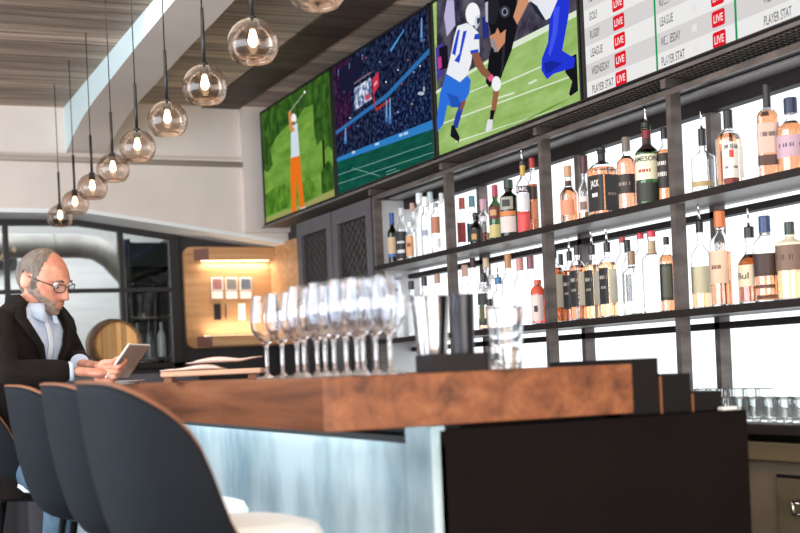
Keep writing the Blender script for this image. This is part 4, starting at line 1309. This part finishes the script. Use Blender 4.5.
for y in (9.12, 9.28):
    b.box(1.74, 1.98, y - .02, y + .02, 1.1855, 1.225)
tag(b.build('barrel_cradle', m_copper), 'plain wooden cradle under the oak barrel', 'cradle')

#@@CHAIRS
# ================================================================ bar stools
m_shell = pbr('navy_leather', '#0c1219', .75, spec=.2, noise=.12, nscale=30, bump=.06, stretch=(1, 1, 1))
m_seatw = pbr('cream_seat', '#dfe6ea', .5)


def rim(phi):
    a = abs(math.degrees(phi))
    K = [(0, 1.112), (30, 1.110), (40, 1.102), (55, 1.068), (68, 1.022), (76, .972), (81, .920), (86, .835), (91, .79), (100, .772), (180, .765)]
    for (a0, z0), (a1, z1) in zip(K, K[1:]):
        if a0 <= a <= a1: return z0 + (z1 - z0) * (a - a0) / (a1 - a0)


def rad(z):
    K = [(.70, .0), (.7005, .07), (.712, .13), (.735, .165), (.77, .19), (.82, .208), (.90, .228), (1.0, .244), (1.12, .257)]
    for (z0, r0), (z1, r1) in zip(K, K[1:]):
        if z0 <= z <= z1: return r0 + (r1 - r0) * (z - z0) / (z1 - z0)
    return K[-1][1]


def make_stool():
    t = thing('bar_stool', (0, 0, 0), 'x', 'bar stool', 'bar stools along the counter')
    n, m = 72, 22
    out, inn = [], []
    for j in range(m + 1):
        ro, ri = [], []
        for k in range(n):
            ph = 2 * PI * k / n
            p = ph if ph <= PI else ph - 2 * PI
            zt = sum(rim(min(PI, abs(p + math.radians(q)))) for q in range(-8, 9, 2)) / 9
            v = (j / m)
            z = .7001 + (zt - .7001) * v ** 1.25
            r = rad(z)
            d = Vector((-math.cos(p), -math.sin(p), 0))
            e = (abs(d.x) ** 2.5 + abs(d.y) ** 2.5) ** (-1 / 2.5)
            ro.append(d * r * e + Vector((0, 0, z)))
            ri.append(d * max(.002, r * e - .016) + Vector((0, 0, min(zt, max(z, .726)))))
        out.append(ro); inn.append(ri)
    b = B(); b.grid(out + inn[::-1], 0, True, True, True, True); b.build('shell', m_shell, t)
    b = B()
    rows = []
    for k in range(n):
        p0 = (out[-1][k] + inn[-1][k]) / 2
        d = Vector((p0.x, p0.y, 0)).normalized()
        rows.append([p0 + d * .0095 * math.cos(a) + Vector((0, 0, .0045 * math.sin(a) + .001)) for a in [2 * PI * q / 8 for q in range(8)]])
    b.grid(rows + [rows[0]], 0, True, True); b.build('edge_trim', m_copper, t)
    b = B()
    b.lathe([(.001, .727), (.165, .729), (.198, .745), (.205, .765), (.195, .785), (.15, .797), (.001, .80)], (.045, 0, 0), 40, 0, 2.6)
    b.build('seat_cushion', m_seatw, t)
    for sx, sy in ((1, 1), (1, -1), (-1, 1), (-1, -1)):
        b = B(); b.tube([(sx * .09, sy * .09, .705), (sx * .19, sy * .19, .0)], [.011, .009], 10); b.build('leg', m_black, t)
    b = B()
    q = .155
    b.tube([(q, q, .27), (q, -q, .27), (-q, -q, .27), (-q, q, .27), (q, q, .27)], .008, 8); b.build('footrest', m_black, t)
    return t


st = make_stool()
for i, (x, y, rz, lb) in enumerate([(.742, 2.78, 0, 'dark blue tub bar stool nearest the camera'), (.754, 3.37, 0, 'dark blue tub bar stool in the middle of the three empty ones'),
                                    (.745, 4.02, 0, 'dark blue tub bar stool just in front of the seated man'), (.655, 4.83, -8, 'dark bar stool the man in the jacket sits on')]):
    o = st if i == 0 else copy_tree(st)
    o.location = (x, y, 0); o.rotation_euler = (0, 0, math.radians(rz)); o['label'] = lb

#@@PERSON
# ================================================================ the seated man
dgf = bpy.context.evaluated_depsgraph_get


def skin(chains, sub=2, root=0):
    """chains: list of [(point, radius), ...]; equal points are shared joints. returns a bmesh"""
    pts, rd, ed, ix = [], [], [], {}
    for c in chains:
        prev = None
        for p, r in c:
            k = tuple(round(v, 4) for v in p)
            if k not in ix:
                ix[k] = len(pts); pts.append(p); rd.append(r)
            if prev is not None and prev != ix[k]: ed.append((prev, ix[k]))
            prev = ix[k]
    me = bpy.data.meshes.new('s'); me.from_pydata([tuple(p) for p in pts], ed, [])
    o = bpy.data.objects.new('s', me); COL.objects.link(o)
    o.modifiers.new('k', 'SKIN').use_smooth_shade = True
    for i, v in enumerate(me.skin_vertices[0].data):
        r = rd[i]
        v.radius = r if isinstance(r, tuple) else (r, r)
        v.use_root = i == root
    s = o.modifiers.new('u', 'SUBSURF'); s.levels = sub; s.render_levels = sub
    dg = dgf()
    em = o.evaluated_get(dg).to_mesh()
    bm = bmesh.new(); bm.from_mesh(em)
    o.evaluated_get(dg).to_mesh_clear()
    bpy.data.objects.remove(o); bpy.data.meshes.remove(me)
    return bm


def remesh(bms, name, mat, parent, voxel, origin, smooth_it=2):
    allb = bmesh.new()
    for g in bms:
        mp = [allb.verts.new(v.co - origin) for v in g.verts]
        g.verts.index_update()
        for f in g.faces:
            try: allb.faces.new([mp[v.index] for v in f.verts])
            except ValueError: pass
        g.free()
    bmesh.ops.recalc_face_normals(allb, faces=allb.faces[:])
    me = bpy.data.meshes.new(name); allb.to_mesh(me); allb.free()
    o = bpy.data.objects.new(name, me); COL.objects.link(o)
    r = o.modifiers.new('r', 'REMESH'); r.mode = 'VOXEL'; r.voxel_size = voxel; r.use_smooth_shade = True
    if smooth_it:
        s = o.modifiers.new('sm', 'SMOOTH'); s.iterations = smooth_it; s.factor = .5
    dg = dgf()
    m2 = bpy.data.meshes.new_from_object(o.evaluated_get(dg))
    bpy.data.objects.remove(o); bpy.data.meshes.remove(me)
    m2.name = name
    m2.materials.clear(); m2.materials.append(mat)
    for p in m2.polygons: p.use_smooth = True
    ob = bpy.data.objects.new(name, m2); COL.objects.link(ob); ob.parent = parent
    return ob


HIP = Vector((.60, 4.86, .86))
MAN = thing('person', HIP, 'grey haired man in dark jacket and pale blue shirt reading a tablet at the counter', 'person')
fw = Vector((.727, -.685, 0)); lf = Vector((.685, .727, 0)); up = Vector((0, 0, 1))      # the way his chest faces, his left
V3 = Vector
m_skin, nt, bs, _ = new_mat('skin')
bs.inputs['Base Color'].default_value = lin('#cf9478'); bs.inputs['Roughness'].default_value = .5
bs.inputs['Subsurface Weight'].default_value = .12; bs.inputs['Subsurface Radius'].default_value = (.01, .004, .002); bs.inputs['Subsurface Scale'].default_value = .5
nz = nt.nodes.new('ShaderNodeTexNoise'); nz.inputs['Scale'].default_value = 22; nz.inputs['Detail'].default_value = 4
rp = nt.nodes.new('ShaderNodeValToRGB'); rp.color_ramp.elements[0].color = lin('#b0705a'); rp.color_ramp.elements[1].color = lin('#d09a80')
rp.color_ramp.elements[0].position = .35; rp.color_ramp.elements[1].position = .65
tc = nt.nodes.new('ShaderNodeTexCoord'); nt.links.new(tc.outputs['Object'], nz.inputs['Vector']); nt.links.new(nz.outputs['Fac'], rp.inputs[0]); nt.links.new(rp.outputs[0], bs.inputs['Base Color'])

# head: local x forward, y to his left, z up
HC = at(43.5, 279.5, Z=4.62)
hd = math.radians(-46)
Hm = Matrix.Translation(HC) @ Matrix.Rotation(hd, 4, 'Z') @ Matrix.Rotation(math.radians(23), 4, 'Y') @ Matrix.Rotation(math.radians(4), 4, 'X') @ Matrix.Scale(.965, 4)


def g(v, s):
    return math.exp(-(v / s) ** 2)


def head_pt(d):
    """unit direction -> point on the head"""
    x, y, z = d
    sx = .100 if x > 0 else .104
    p = V3((x * sx, y * .078, z * (.108 if z > 0 else .120)))
    if z < 0:                       # jaw narrows, back of the head tucks in to the neck
        t_ = smooth(-z * 1.15)
        p.y *= 1 - .30 * t_
        if x < 0: p.x *= 1 - .45 * t_
        else: p.x = p.x * (1 - .05 * t_) + .030 * t_ * smooth(-z) * x ** .3
        p.x += .012 * t_ if x > 0 else 0
    if x > 0:
        f = smooth(x * 1.6)
        Y, Z = p.y, p.z
        p.x += f * .007 * g(Z - .026, .012) * g(Y, .050)                        # brow
        p.x -= f * .011 * g(Z - .008, .014) * (g(Y - .031, .017) + g(Y + .031, .017))   # eye sockets
        nose = smooth((.026 - Z) / .060) if Z > -.036 else max(0, 1 - (-.036 - Z) / .012)
        p.x += f * .029 * nose * g(Y, .0125 + .004 * nose)
        p.x += f * .006 * g(Z + .034, .010) * (g(Y - .014, .008) + g(Y + .014, .008))   # nostril wings
        p.x += f * .005 * (g(Z + .060, .006) + g(Z + .073, .007)) * g(Y, .022)        # lips
        p.x -= f * .004 * g(Z + .0665, .003) * g(Y, .024)
        p.x -= f * .004 * g(Z + .085, .008) * g(Y, .025)
        p.x += f * .008 * g(Z + .104, .014) * g(Y, .022)                       # chin
        p.x += f * .003 * g(Z + .020, .018) * (g(Y - .045, .014) + g(Y + .045, .014))   # cheeks
        p.x -= f * .004 * g(Z + .055, .018) * (g(Y - .048, .016) + g(Y + .048, .016))
    return p


def head_grid(nu=120, nv=96):
    return [[V3((math.sin(PI * j / nv) * math.cos(2 * PI * i / nu), math.sin(PI * j / nv) * math.sin(2 * PI * i / nu), math.cos(PI * j / nv))) for i in range(nu)] for j in range(1, nv)]


hg = head_grid()
hb = B(); hb.grid([[Hm @ head_pt(d) for d in r] for r in hg], 0, True, True, True, True)
ears = []
for s in (1, -1):
    b = B()
    for (rr, hh, off) in ((.030, .017, 0),):
        rows = []
        for k in range(9):
            u = k / 8
            th_ = .0045 + .004 * math.sin(PI * u)
            a = PI / 2 - PI * u
            zc, wdt = .029 * math.sin(a) - .006, .017 * math.cos(a) ** .7 + .003
            rows.append([Hm @ V3((-.012 + wdt * math.cos(q) - .006 * (1 - u), s * (.076 + .009 * (1 - math.cos(q)) / 2 + th_ * math.sin(q)), zc)) for q in [2 * PI * k2 / 14 for k2 in range(14)]])
        b.grid(rows, 0, True, True, True, True)
    ears.append(b.bm)

# trunk, neck and legs below the clothes
sh_mid = V3((.655, 4.755, 1.330))
neck0 = V3((.675, 4.738, 1.375))
neck1 = HC + V3((-.035, .020, -.080))
shl, shr = sh_mid + lf * .165, sh_mid - lf * .165
WR = at(74, 371, Z=4.48); WL = at(80, 363.5, Z=4.66)            # wrists
ER = at(6, 375, Z=4.40); EL = at(74, 362, Z=4.86)             # elbows
ER.z = max(ER.z, 1.09)
torso = skin([[(HIP, (.12, .10)), (V3((.61, 4.85, 1.0)), (.115, .095)), (V3((.64, 4.80, 1.16)), (.125, .10)), (sh_mid, (.085, .06)), (neck0, .054), (neck1, .054), (HC + V3((-.01, 0, -.03)), .05)],
              [(sh_mid, (.085, .06)), (shl, .05), (EL, .04), (WL, .028)], [(sh_mid, (.085, .06)), (shr, .05), (ER, .04), (WR, .028)],
              [(HIP, (.12, .10)), (HIP + lf * .09 + fw * .10 + up * -.01, .075), (HIP + lf * .12 + fw * .42 + up * .0, .055)],
              [(HIP, (.12, .10)), (HIP - lf * .09 + fw * .10 + up * -.01, .075), (HIP - lf * .12 + fw * .42 + up * .0, .055)]], 2)

# tablet corners
A = at(105.5, 378.0, Z=4.42)
fh = V3((.865, -.5, 0)); lh = V3((.50, .865, 0)).normalized()
Bc = at(129, 344, Z=4.42 + .075 * .12)
ud = (Bc - A); ud = ud - lh * ud.dot(lh) * .0
D = A + lh * .235
nrm = ud.cross(lh).normalized()


def TB(u, v, d=0.):
    return A + ud * u + lh * .235 * v + nrm * d


if nrm.z > 0: pass
und = nrm if nrm.z < 0 else -nrm              # the tablet's back side (down, towards the camera)
def fing(pts, r0, r1):
    n = len(pts) - 1
    return [(p, r0 + (r1 - r0) * i / n) for i, p in enumerate(pts)]


def hand(wrist, palm_c, knuck, across, tips_fn, thumb, back):
    """palm as a flat skinned slab, four finger chains and a thumb"""
    ch = [[(wrist, (.024, .019)), (wrist.lerp(palm_c, .5), (.030, .017)), (palm_c, (.041, .018)), (palm_c.lerp(knuck, .7), (.040, .016))]]
    out = [skin(ch, 2)]
    for i in range(4):
        o = across * (.030 - .020 * i)
        root = palm_c + o * .85
        kn = knuck + o + back * (.002 if i in (1, 2) else 0)
        out.append(skin([fing([root, kn] + tips_fn(i, kn), .0098 if i < 3 else .0088, .0072 if i < 3 else .0066)], 2))
    out.append(skin([fing(thumb, .0125, .0085)], 2))
    return out


# right hand: holds the near lower corner from underneath, thumb on the near edge
pcR = WR.lerp(TB(.20, -.02, 0), .58) + und * .012
knR = TB(.20, .02) + und * .020
def tipsR(i, kn):
    dv = lh * .9 + ud.normalized() * (.55 - .16 * i)
    dv.normalize()
    L = (.036, .040, .037, .030)[i]
    p1 = kn + dv * L * .55; p2 = p1 + dv * L * .55 - und * .004; p3 = p2 + dv * L * .45 - und * .006
    return [p1, p2, p3]
acrossR = (ud.normalized() * .8 - lh * .25).normalized()
right = hand(WR, pcR, knR, acrossR, tipsR, [pcR + ud.normalized() * .01, pcR + ud.normalized() * .038 - und * .01, TB(.42, .03) - und * .012, TB(.55, .10) - und * .012], und)
# left hand: behind, at the far lower edge; fingers point to the near corner
pcL = WL.lerp(TB(.14, .40), .56) - und * .004 + up * .006
knL = TB(.12, .22) - und * .016 + up * .008
def tipsL(i, kn):
    dv = (ud.normalized() * .8 - lh * .15 + fh * .2).normalized()
    L = (.040, .045, .042, .033)[i]
    p1 = kn + dv * L * .5; p2 = p1 + dv * L * .45 + und * .004; p3 = p2 + dv * L * .4 + und * .007
    return [p1, p2, p3]
acrossL = (lh * .8 - ud.normalized() * .3).normalized() * -1
left = hand(WL, pcL, knL, acrossL, tipsL, [pcL - lh * .012, pcL - lh * .045 + up * .006, TB(.12, .16) - und * .013, TB(.26, .12) - und * .012], -und)

remesh([hb.bm, torso] + ears + right + left, 'body', m_skin, MAN, .0034, HIP, 1)

# hair and beard: shells over the scalp and jaw
m_hair = pbr('hair_grey', '#665c54', .7, noise=.45, nscale=60, stretch=(1, 1, .25), bump=.4)
m_beard = pbr('beard_grey', '#87746a', .8, noise=.35, nscale=90, bump=.4)


def shell(name, keep, d0, mat):
    b = B(HIP)
    nv, nu = len(hg), len(hg[0])
    P, Wt = [], []
    for r in hg:
        P.append([head_pt(d) for d in r]); 
    K = [[keep(p, d) for p, d in zip(rp_, rd_)] for rp_, rd_ in zip(P, hg)]
    top, bot = {}, {}
    def vert(j, i, o):
        dct = top if o else bot
        if (j, i) not in dct:
            p = P[j][i]; k = max(0, min(1, K[j][i]))
            n_ = V3((p.x / .01, p.y / .0061, p.z / .0144)).normalized()
            q = p + n_ * ((d0 * smooth(k) + .0006) if o else -.002)
            dct[(j, i)] = b.bm.verts.new((Hm @ q) - b.o)
        return dct[(j, i)]
    for j in range(nv - 1):
        for i in range(nu):
            k = (i + 1) % nu
            c = [(j, i), (j, k), (j + 1, k), (j + 1, i)]
            if all(K[a][b_] > 0 for a, b_ in c):
                f = b.bm.faces.new([vert(a, b_, True) for a, b_ in c]); f.smooth = True
    if name == 'hair':
        f = b.bm.faces.new([vert(0, i, True) for i in range(nu)]) if all(K[0][i] > 0 for i in range(nu)) else None
    return b.build(name, mat, MAN)


def is_hair(p, d):
    x, y, z = p
    j = .0018 * math.sin(y * 260) + .0015 * math.sin(z * 310 + y * 90)
    if z > .055:
        lim = .030 + j - .35 * max(0, .045 - abs(y)) + .1 * (abs(y) - .04)
        return (lim - x) / .03 + .02
    if z > -.030:
        lim = .030 + j + (.006 if z < .015 else 0)
        ear = abs(y) > .060 and -.034 < x < .006 and z < .022
        return 0 if ear else (lim - x) / .02
    lim = -.030 - (z + .03) * .2
    return min((lim - x) / .02, (z + .078) / .02)


def is_beard(p, d):
    x, y, z = p
    if x < -.010 or z > .0: return 0
    cheek = -.030 - .55 * max(0, x - .02) if abs(y) > .03 else -.046
    cheek = -.002 if x < .030 else -.016 if x < .045 else (-.024 - .40 * (x - .02) if abs(y) > .026 else -.046)
    v = (cheek - z) / .012
    if abs(y) < .020 and -.072 < z < -.055 and x > .07: return 0
    return max(0, min(v, (x + .010) / .012, (z + .135) / .02))


shell('hair', is_hair, .0065, m_hair)
shell('beard', is_beard, .0022, m_beard)
# eyes, brows and glasses
bw = B(HIP)
for s in (1, -1):
    b = B(HIP)
    for bb, r, off in ((b, .0115, 0),):
        e = bmesh.new(); bmesh.ops.create_uvsphere(e, u_segments=16, v_segments=12, radius=r)
        bb.add(e, Matrix.Translation(-HIP) @ Hm @ Matrix.Translation((.0815, s * .031, .008)), 0, True)
        e = bmesh.new(); bmesh.ops.create_uvsphere(e, u_segments=12, v_segments=8, radius=.0058)
        bb.add(e, Matrix.Translation(-HIP) @ Hm @ Matrix.Translation((.0885, s * .031, .005)), 1, True)
    b.build('eye', [m_white, m_cap_black], MAN)
    bw.tube([Hm @ V3((.0985, s * .014, .024)), Hm @ V3((.1005, s * .028, .029)), Hm @ V3((.089, s * .047, .025))], [.003, .0042, .002], 8)
bw.build('eyebrows', m_hair, MAN)
gl = B(HIP); ln = B(HIP)
for s in (1, -1):
    c = V3((.110, s * .033, .003))
    loop = []
    for k in range(21):
        a = 2 * PI * k / 20
        y_, z_ = .0245 * math.copysign(abs(math.cos(a)) ** .75, math.cos(a)), .0155 * math.copysign(abs(math.sin(a)) ** .75, math.sin(a))
        loop.append(Hm @ (c + V3((-.012 * abs(y_ + s * .0) / .024 * (1 if s * y_ > 0 else .1), y_, z_))))
    gl.tube(loop, .0016, 6, 0, False)
    ln.face(loop[:-1])
    gl.tube([Hm @ V3((.098, s * .057, .010)), Hm @ V3((.05, s * .080, .012)), Hm @ V3((-.004, s * .083, .012)), Hm @ V3((-.02, s * .082, -.004))], .0019, 6)
gl.tube([Hm @ V3((.110, -.009, .006)), Hm @ V3((.114, 0, .009)), Hm @ V3((.110, .009, .006))], .0016, 6)
go = gl.build('glasses_frame', m_cap_black, MAN)
ln.build('lens', pane('lens_glass', '#f2f4f4'), go)

# clothes
m_jack = pbr('jacket_wool', '#171211', .9, spec=.2, noise=.25, nscale=40, bump=.25)
m_shirt = pbr('shirt_blue', '#b9cbe2', .8, noise=.08, nscale=14, bump=.15)
m_jean = pbr('jeans_denim', '#3d5568', .85, noise=.2, nscale=30)


def loft(rings, gap, n=44, grow=0.):
    """rings: (centre, half width, half depth); gap(i) = half opening angle at the front"""
    rows = []
    for i, (c, a, d) in enumerate(rings):
        g0 = gap(i)
        row = []
        for k in range(n + 1):
            q = g0 + (2 * PI - 2 * g0) * k / n
            e = 2.3
            cs, sn = math.cos(q), math.sin(q)
            f = (abs(cs) ** e + abs(sn) ** e) ** (-1 / e)
            row.append(c + fw * (d + grow) * cs * f + lf * (a + grow) * sn * f)
        rows.append(row)
    return rows


def solid_rows(rows, th, origin, m=0):
    """open shell given real thickness"""
    b = B(origin)
    inn = []
    n = len(rows[0])
    for r in rows:
        c = sum(r, V3()) / n
        inn.append([p + (c - p).normalized() * th for p in r])
    b.grid(rows, m, False); b.grid(inn, m, False)
    for a, c in ((rows[0], inn[0]), (rows[-1], inn[-1])): b.grid([a, c], m, False)
    for k in (0, -1): b.grid([[r[k] for r in rows], [r[k] for r in inn]], m, False)
    bmesh.ops.remove_doubles(b.bm, verts=b.bm.verts[:], dist=1e-5)
    bmesh.ops.recalc_face_normals(b.bm, faces=b.bm.faces[:])
    return b


rings = [(V3((.590, 4.85, .725)), .235, .195), (V3((.592, 4.86, .83)), .215, .165), (V3((.60, 4.865, .93)), .200, .145), (V3((.61, 4.85, 1.05)), .200, .142), (V3((.625, 4.82, 1.16)), .212, .145), (V3((.642, 4.785, 1.25)), .224, .138),
         (V3((.652, 4.765, 1.305)), .222, .115), (V3((.657, 4.757, 1.345)), .188, .092), (V3((.662, 4.750, 1.378)), .130, .084), (V3((.670, 4.744, 1.402)), .086, .076), (V3((.664, 4.752, 1.430)), .074, .068)]
gp = [.02, .02, .02, .03, .17, .32, .46, .60, .80, .95]
gp.append(1.25)
jr = loft(rings, lambda i: gp[i])
jb = solid_rows(jr, .014, V3((0, 0, 0)))
sl = skin([[(sh_mid + lf * .12, .075), (shl + up * -.008, .073), (shl.lerp(EL, .5), .066), (EL, .058), (EL.lerp(WL, .5), .053), (EL.lerp(WL, .93), .043)]], 2)
sr = skin([[(sh_mid - lf * .12, .075), (shr + up * -.008, .073), (shr.lerp(ER, .5), .067), (ER, .058), (ER.lerp(WR, .5), .053), (ER.lerp(WR, .97), .042)]], 2)
jacket = remesh([jb.bm, sl, sr], 'jacket', m_jack, MAN, .006, HIP, 3)
# lapels and collar lie on the jacket fronts
lp = B(HIP)
for side in (0, -1):
    s = 1 if side == 0 else -1
    rows = []
    for i in range(4, 10):
        e = jr[i][side]; e2 = jr[i][2 if side == 0 else -3]
        out = (e - rings[i][0]).normalized()
        wdt = (.010, .040, .062, .070, .050, .034)[i - 4]
        tdir = (lf * s).normalized()
        o1 = e + out * .012
        o2 = e + tdir * wdt * .92 + out * (.014 - wdt * .16)
        o3 = e + tdir * wdt * .92 + out * (.004 - wdt * .16)
        rows.append([o1 - tdir * .006, o2, o3, e - tdir * .006 + out * .002])
    lp.grid(rows, 0, True, True, True, True)
lp.build('lapels', m_jack, jacket)
# shirt
srg = [(c - fw * .0, a - .022, d - .016) for c, a, d in rings[:9]] + [(V3((.676, 4.738, 1.392)), .061, .060)]
gs = [.0] * 8 + [.10, .30]
sb = solid_rows(loft(srg, lambda i: gs[i]), .008, V3((0, 0, 0)))
shirt = remesh([sb.bm], 'shirt', m_shirt, MAN, .006, HIP, 2)
sc_b = B(HIP)
for s in (1, -1):
    rows = []
    for k in range(13):
        q = (.30 + (PI - .30) * k / 12) * s
        c = V3((.678, 4.736, 1.374))
        base = c + fw * .060 * math.cos(q) + lf * .060 * math.sin(q)
        o = (base - c).normalized()
        fl = max(0, 1 - k / 4)
        rows.append([base + up * .024, base + o * .008 + up * .020, base + o * (.016 + .01 * fl) + up * (-.014 - .035 * fl) + lf * s * .012 * fl, base + o * (.006 + .008 * fl) + up * (-.018 - .03 * fl)])
    sc_b.grid(rows, 0, True, True, True, True)
sc_b.build('collar', m_shirt, shirt)
pb = B(HIP)
rows = []
for i in range(4, 9):
    c, a, d = srg[i]
    rows.append([c + fw * (d + .004) + lf * y_ for y_ in (-.016, -.006, .006, .016)])
pb.grid(rows, 0, False, True); pb.build('placket', pbr('shirt_placket', '#d3dfee', .8), shirt, solid=.002)
# cuffs
for e_, w_ in ((EL, WL), (ER, WR)):
    b = B(HIP); b.tube([e_.lerp(w_, .92), e_.lerp(w_, .985)], .034, 20); b.build('cuff', m_shirt, shirt)
# trousers and shoes
KL, KR = HIP + lf * .12 + fw * .42 + up * -.01, HIP - lf * .13 + fw * .30 + up * -.10
AL, AR = KL + V3((.0, .0, -.44)) - fw * .05, KR + V3((-.0, -.0, -.42)) - fw * .06
remesh([skin([[(HIP + up * -.0, (.14, .12)), (HIP + lf * .09 + fw * .08 + up * -.005, .088), (KL, .07), (AL, .05)], [(HIP, (.14, .12)), (HIP - lf * .09 + fw * .08 + up * -.005, .088), (KR, .07), (AR, .05)]], 2)], 'trousers', m_jean, MAN, .008, HIP, 2)
for a_ in (AL, AR):
    b = B(HIP)
    rows = []
    for u, w_, h_ in ((-.08, .02, .03), (-.07, .034, .06), (-.02, .036, .08), (.05, .038, .055), (.12, .042, .04), (.17, .036, .03), (.19, .015, .015)):
        c = a_ + fw * u + up * -.07
        rows.append([c + lf * w_ * math.cos(q) + up * (h_ * (.5 + .5 * math.sin(q))) for q in [2 * PI * k / 14 for k in range(14)]])
    b.grid(rows, 0, True, True, True, True); b.build('shoe', m_cap_black, MAN)

# tablet held in both hands
b = B(TB(.5, .5))
T_ = .007
def slab(u0, u1, v0, v1, d0, d1, m):
    P_ = [TB(u, v) + und * d for d in (d0, d1) for u, v in ((u0, v0), (u1, v0), (u1, v1), (u0, v1))]
    for f in ((0, 1, 2, 3), (7, 6, 5, 4), (0, 4, 5, 1), (1, 5, 6, 2), (2, 6, 7, 3), (3, 7, 4, 0)):
        b.face([P_[i] for i in f], m)
TBo = thing('tablet', TB(.5, .5), 'thin grey tablet with white edge held up in both hands of the man', 'tablet')
slab(0, 1, 0, 1, -.0035, .0005, 0); b.build('body', m_white, TBo)
b = B(TB(.5, .5)); slab(.02, .98, .015, .985, .0005, .0035, 0); b.build('back_cover', pbr('tablet_back', '#a39c98', .4, .2), TBo)
b = B(TB(.5, .5)); slab(.06, .94, .06, .94, -.0040, -.0035, 0); b.build('screen', emit('tablet_screen', '#dfe6ee', .8), TBo)

#@@LIGHTS
# ================================================================ light
w = bpy.data.worlds.new('world'); sc.world = w
w.use_nodes = True
bg = w.node_tree.nodes['Background']
bg.inputs[0].default_value = lin('#e8e8e8'); bg.inputs[1].default_value = 1.4
# daylight from unseen windows at left; rear area lamp added to brighten the ceiling
light('daylight_left', 'AREA', (-3.1, 3.5, 1.7), 420, '#e4eefb', 6, 2.6, (2, 4.5, 1.3))
light('fill_behind', 'AREA', (.6, -1.9, 1.3), 330, '#fff2e6', 4.5, 2.2, (1.6, 5, 2.3))
light('overhead_fill', 'AREA', (1.0, 4.2, 3.02), 50, '#ffe6cc', 1.2, 5, (1.0, 4.2, 0))  # added overhead fill lamp, no such fittings seen

vs = sc.view_settings
sc.display_settings.display_device = 'sRGB'
vs.view_transform = 'Standard'
vs.look = 'None'
vs.exposure = 0.0
vs.gamma = 1.0
vs.use_curve_mapping = False
sc.cycles.max_bounces = 14
sc.cycles.transmission_bounces = 14
sc.cycles.transparent_max_bounces = 16
sc.cycles.glossy_bounces = 6
sc.cycles.diffuse_bounces = 4
sc.cycles.caustics_reflective = False
sc.cycles.caustics_refractive = False
sc.cycles.sample_clamp_indirect = 6
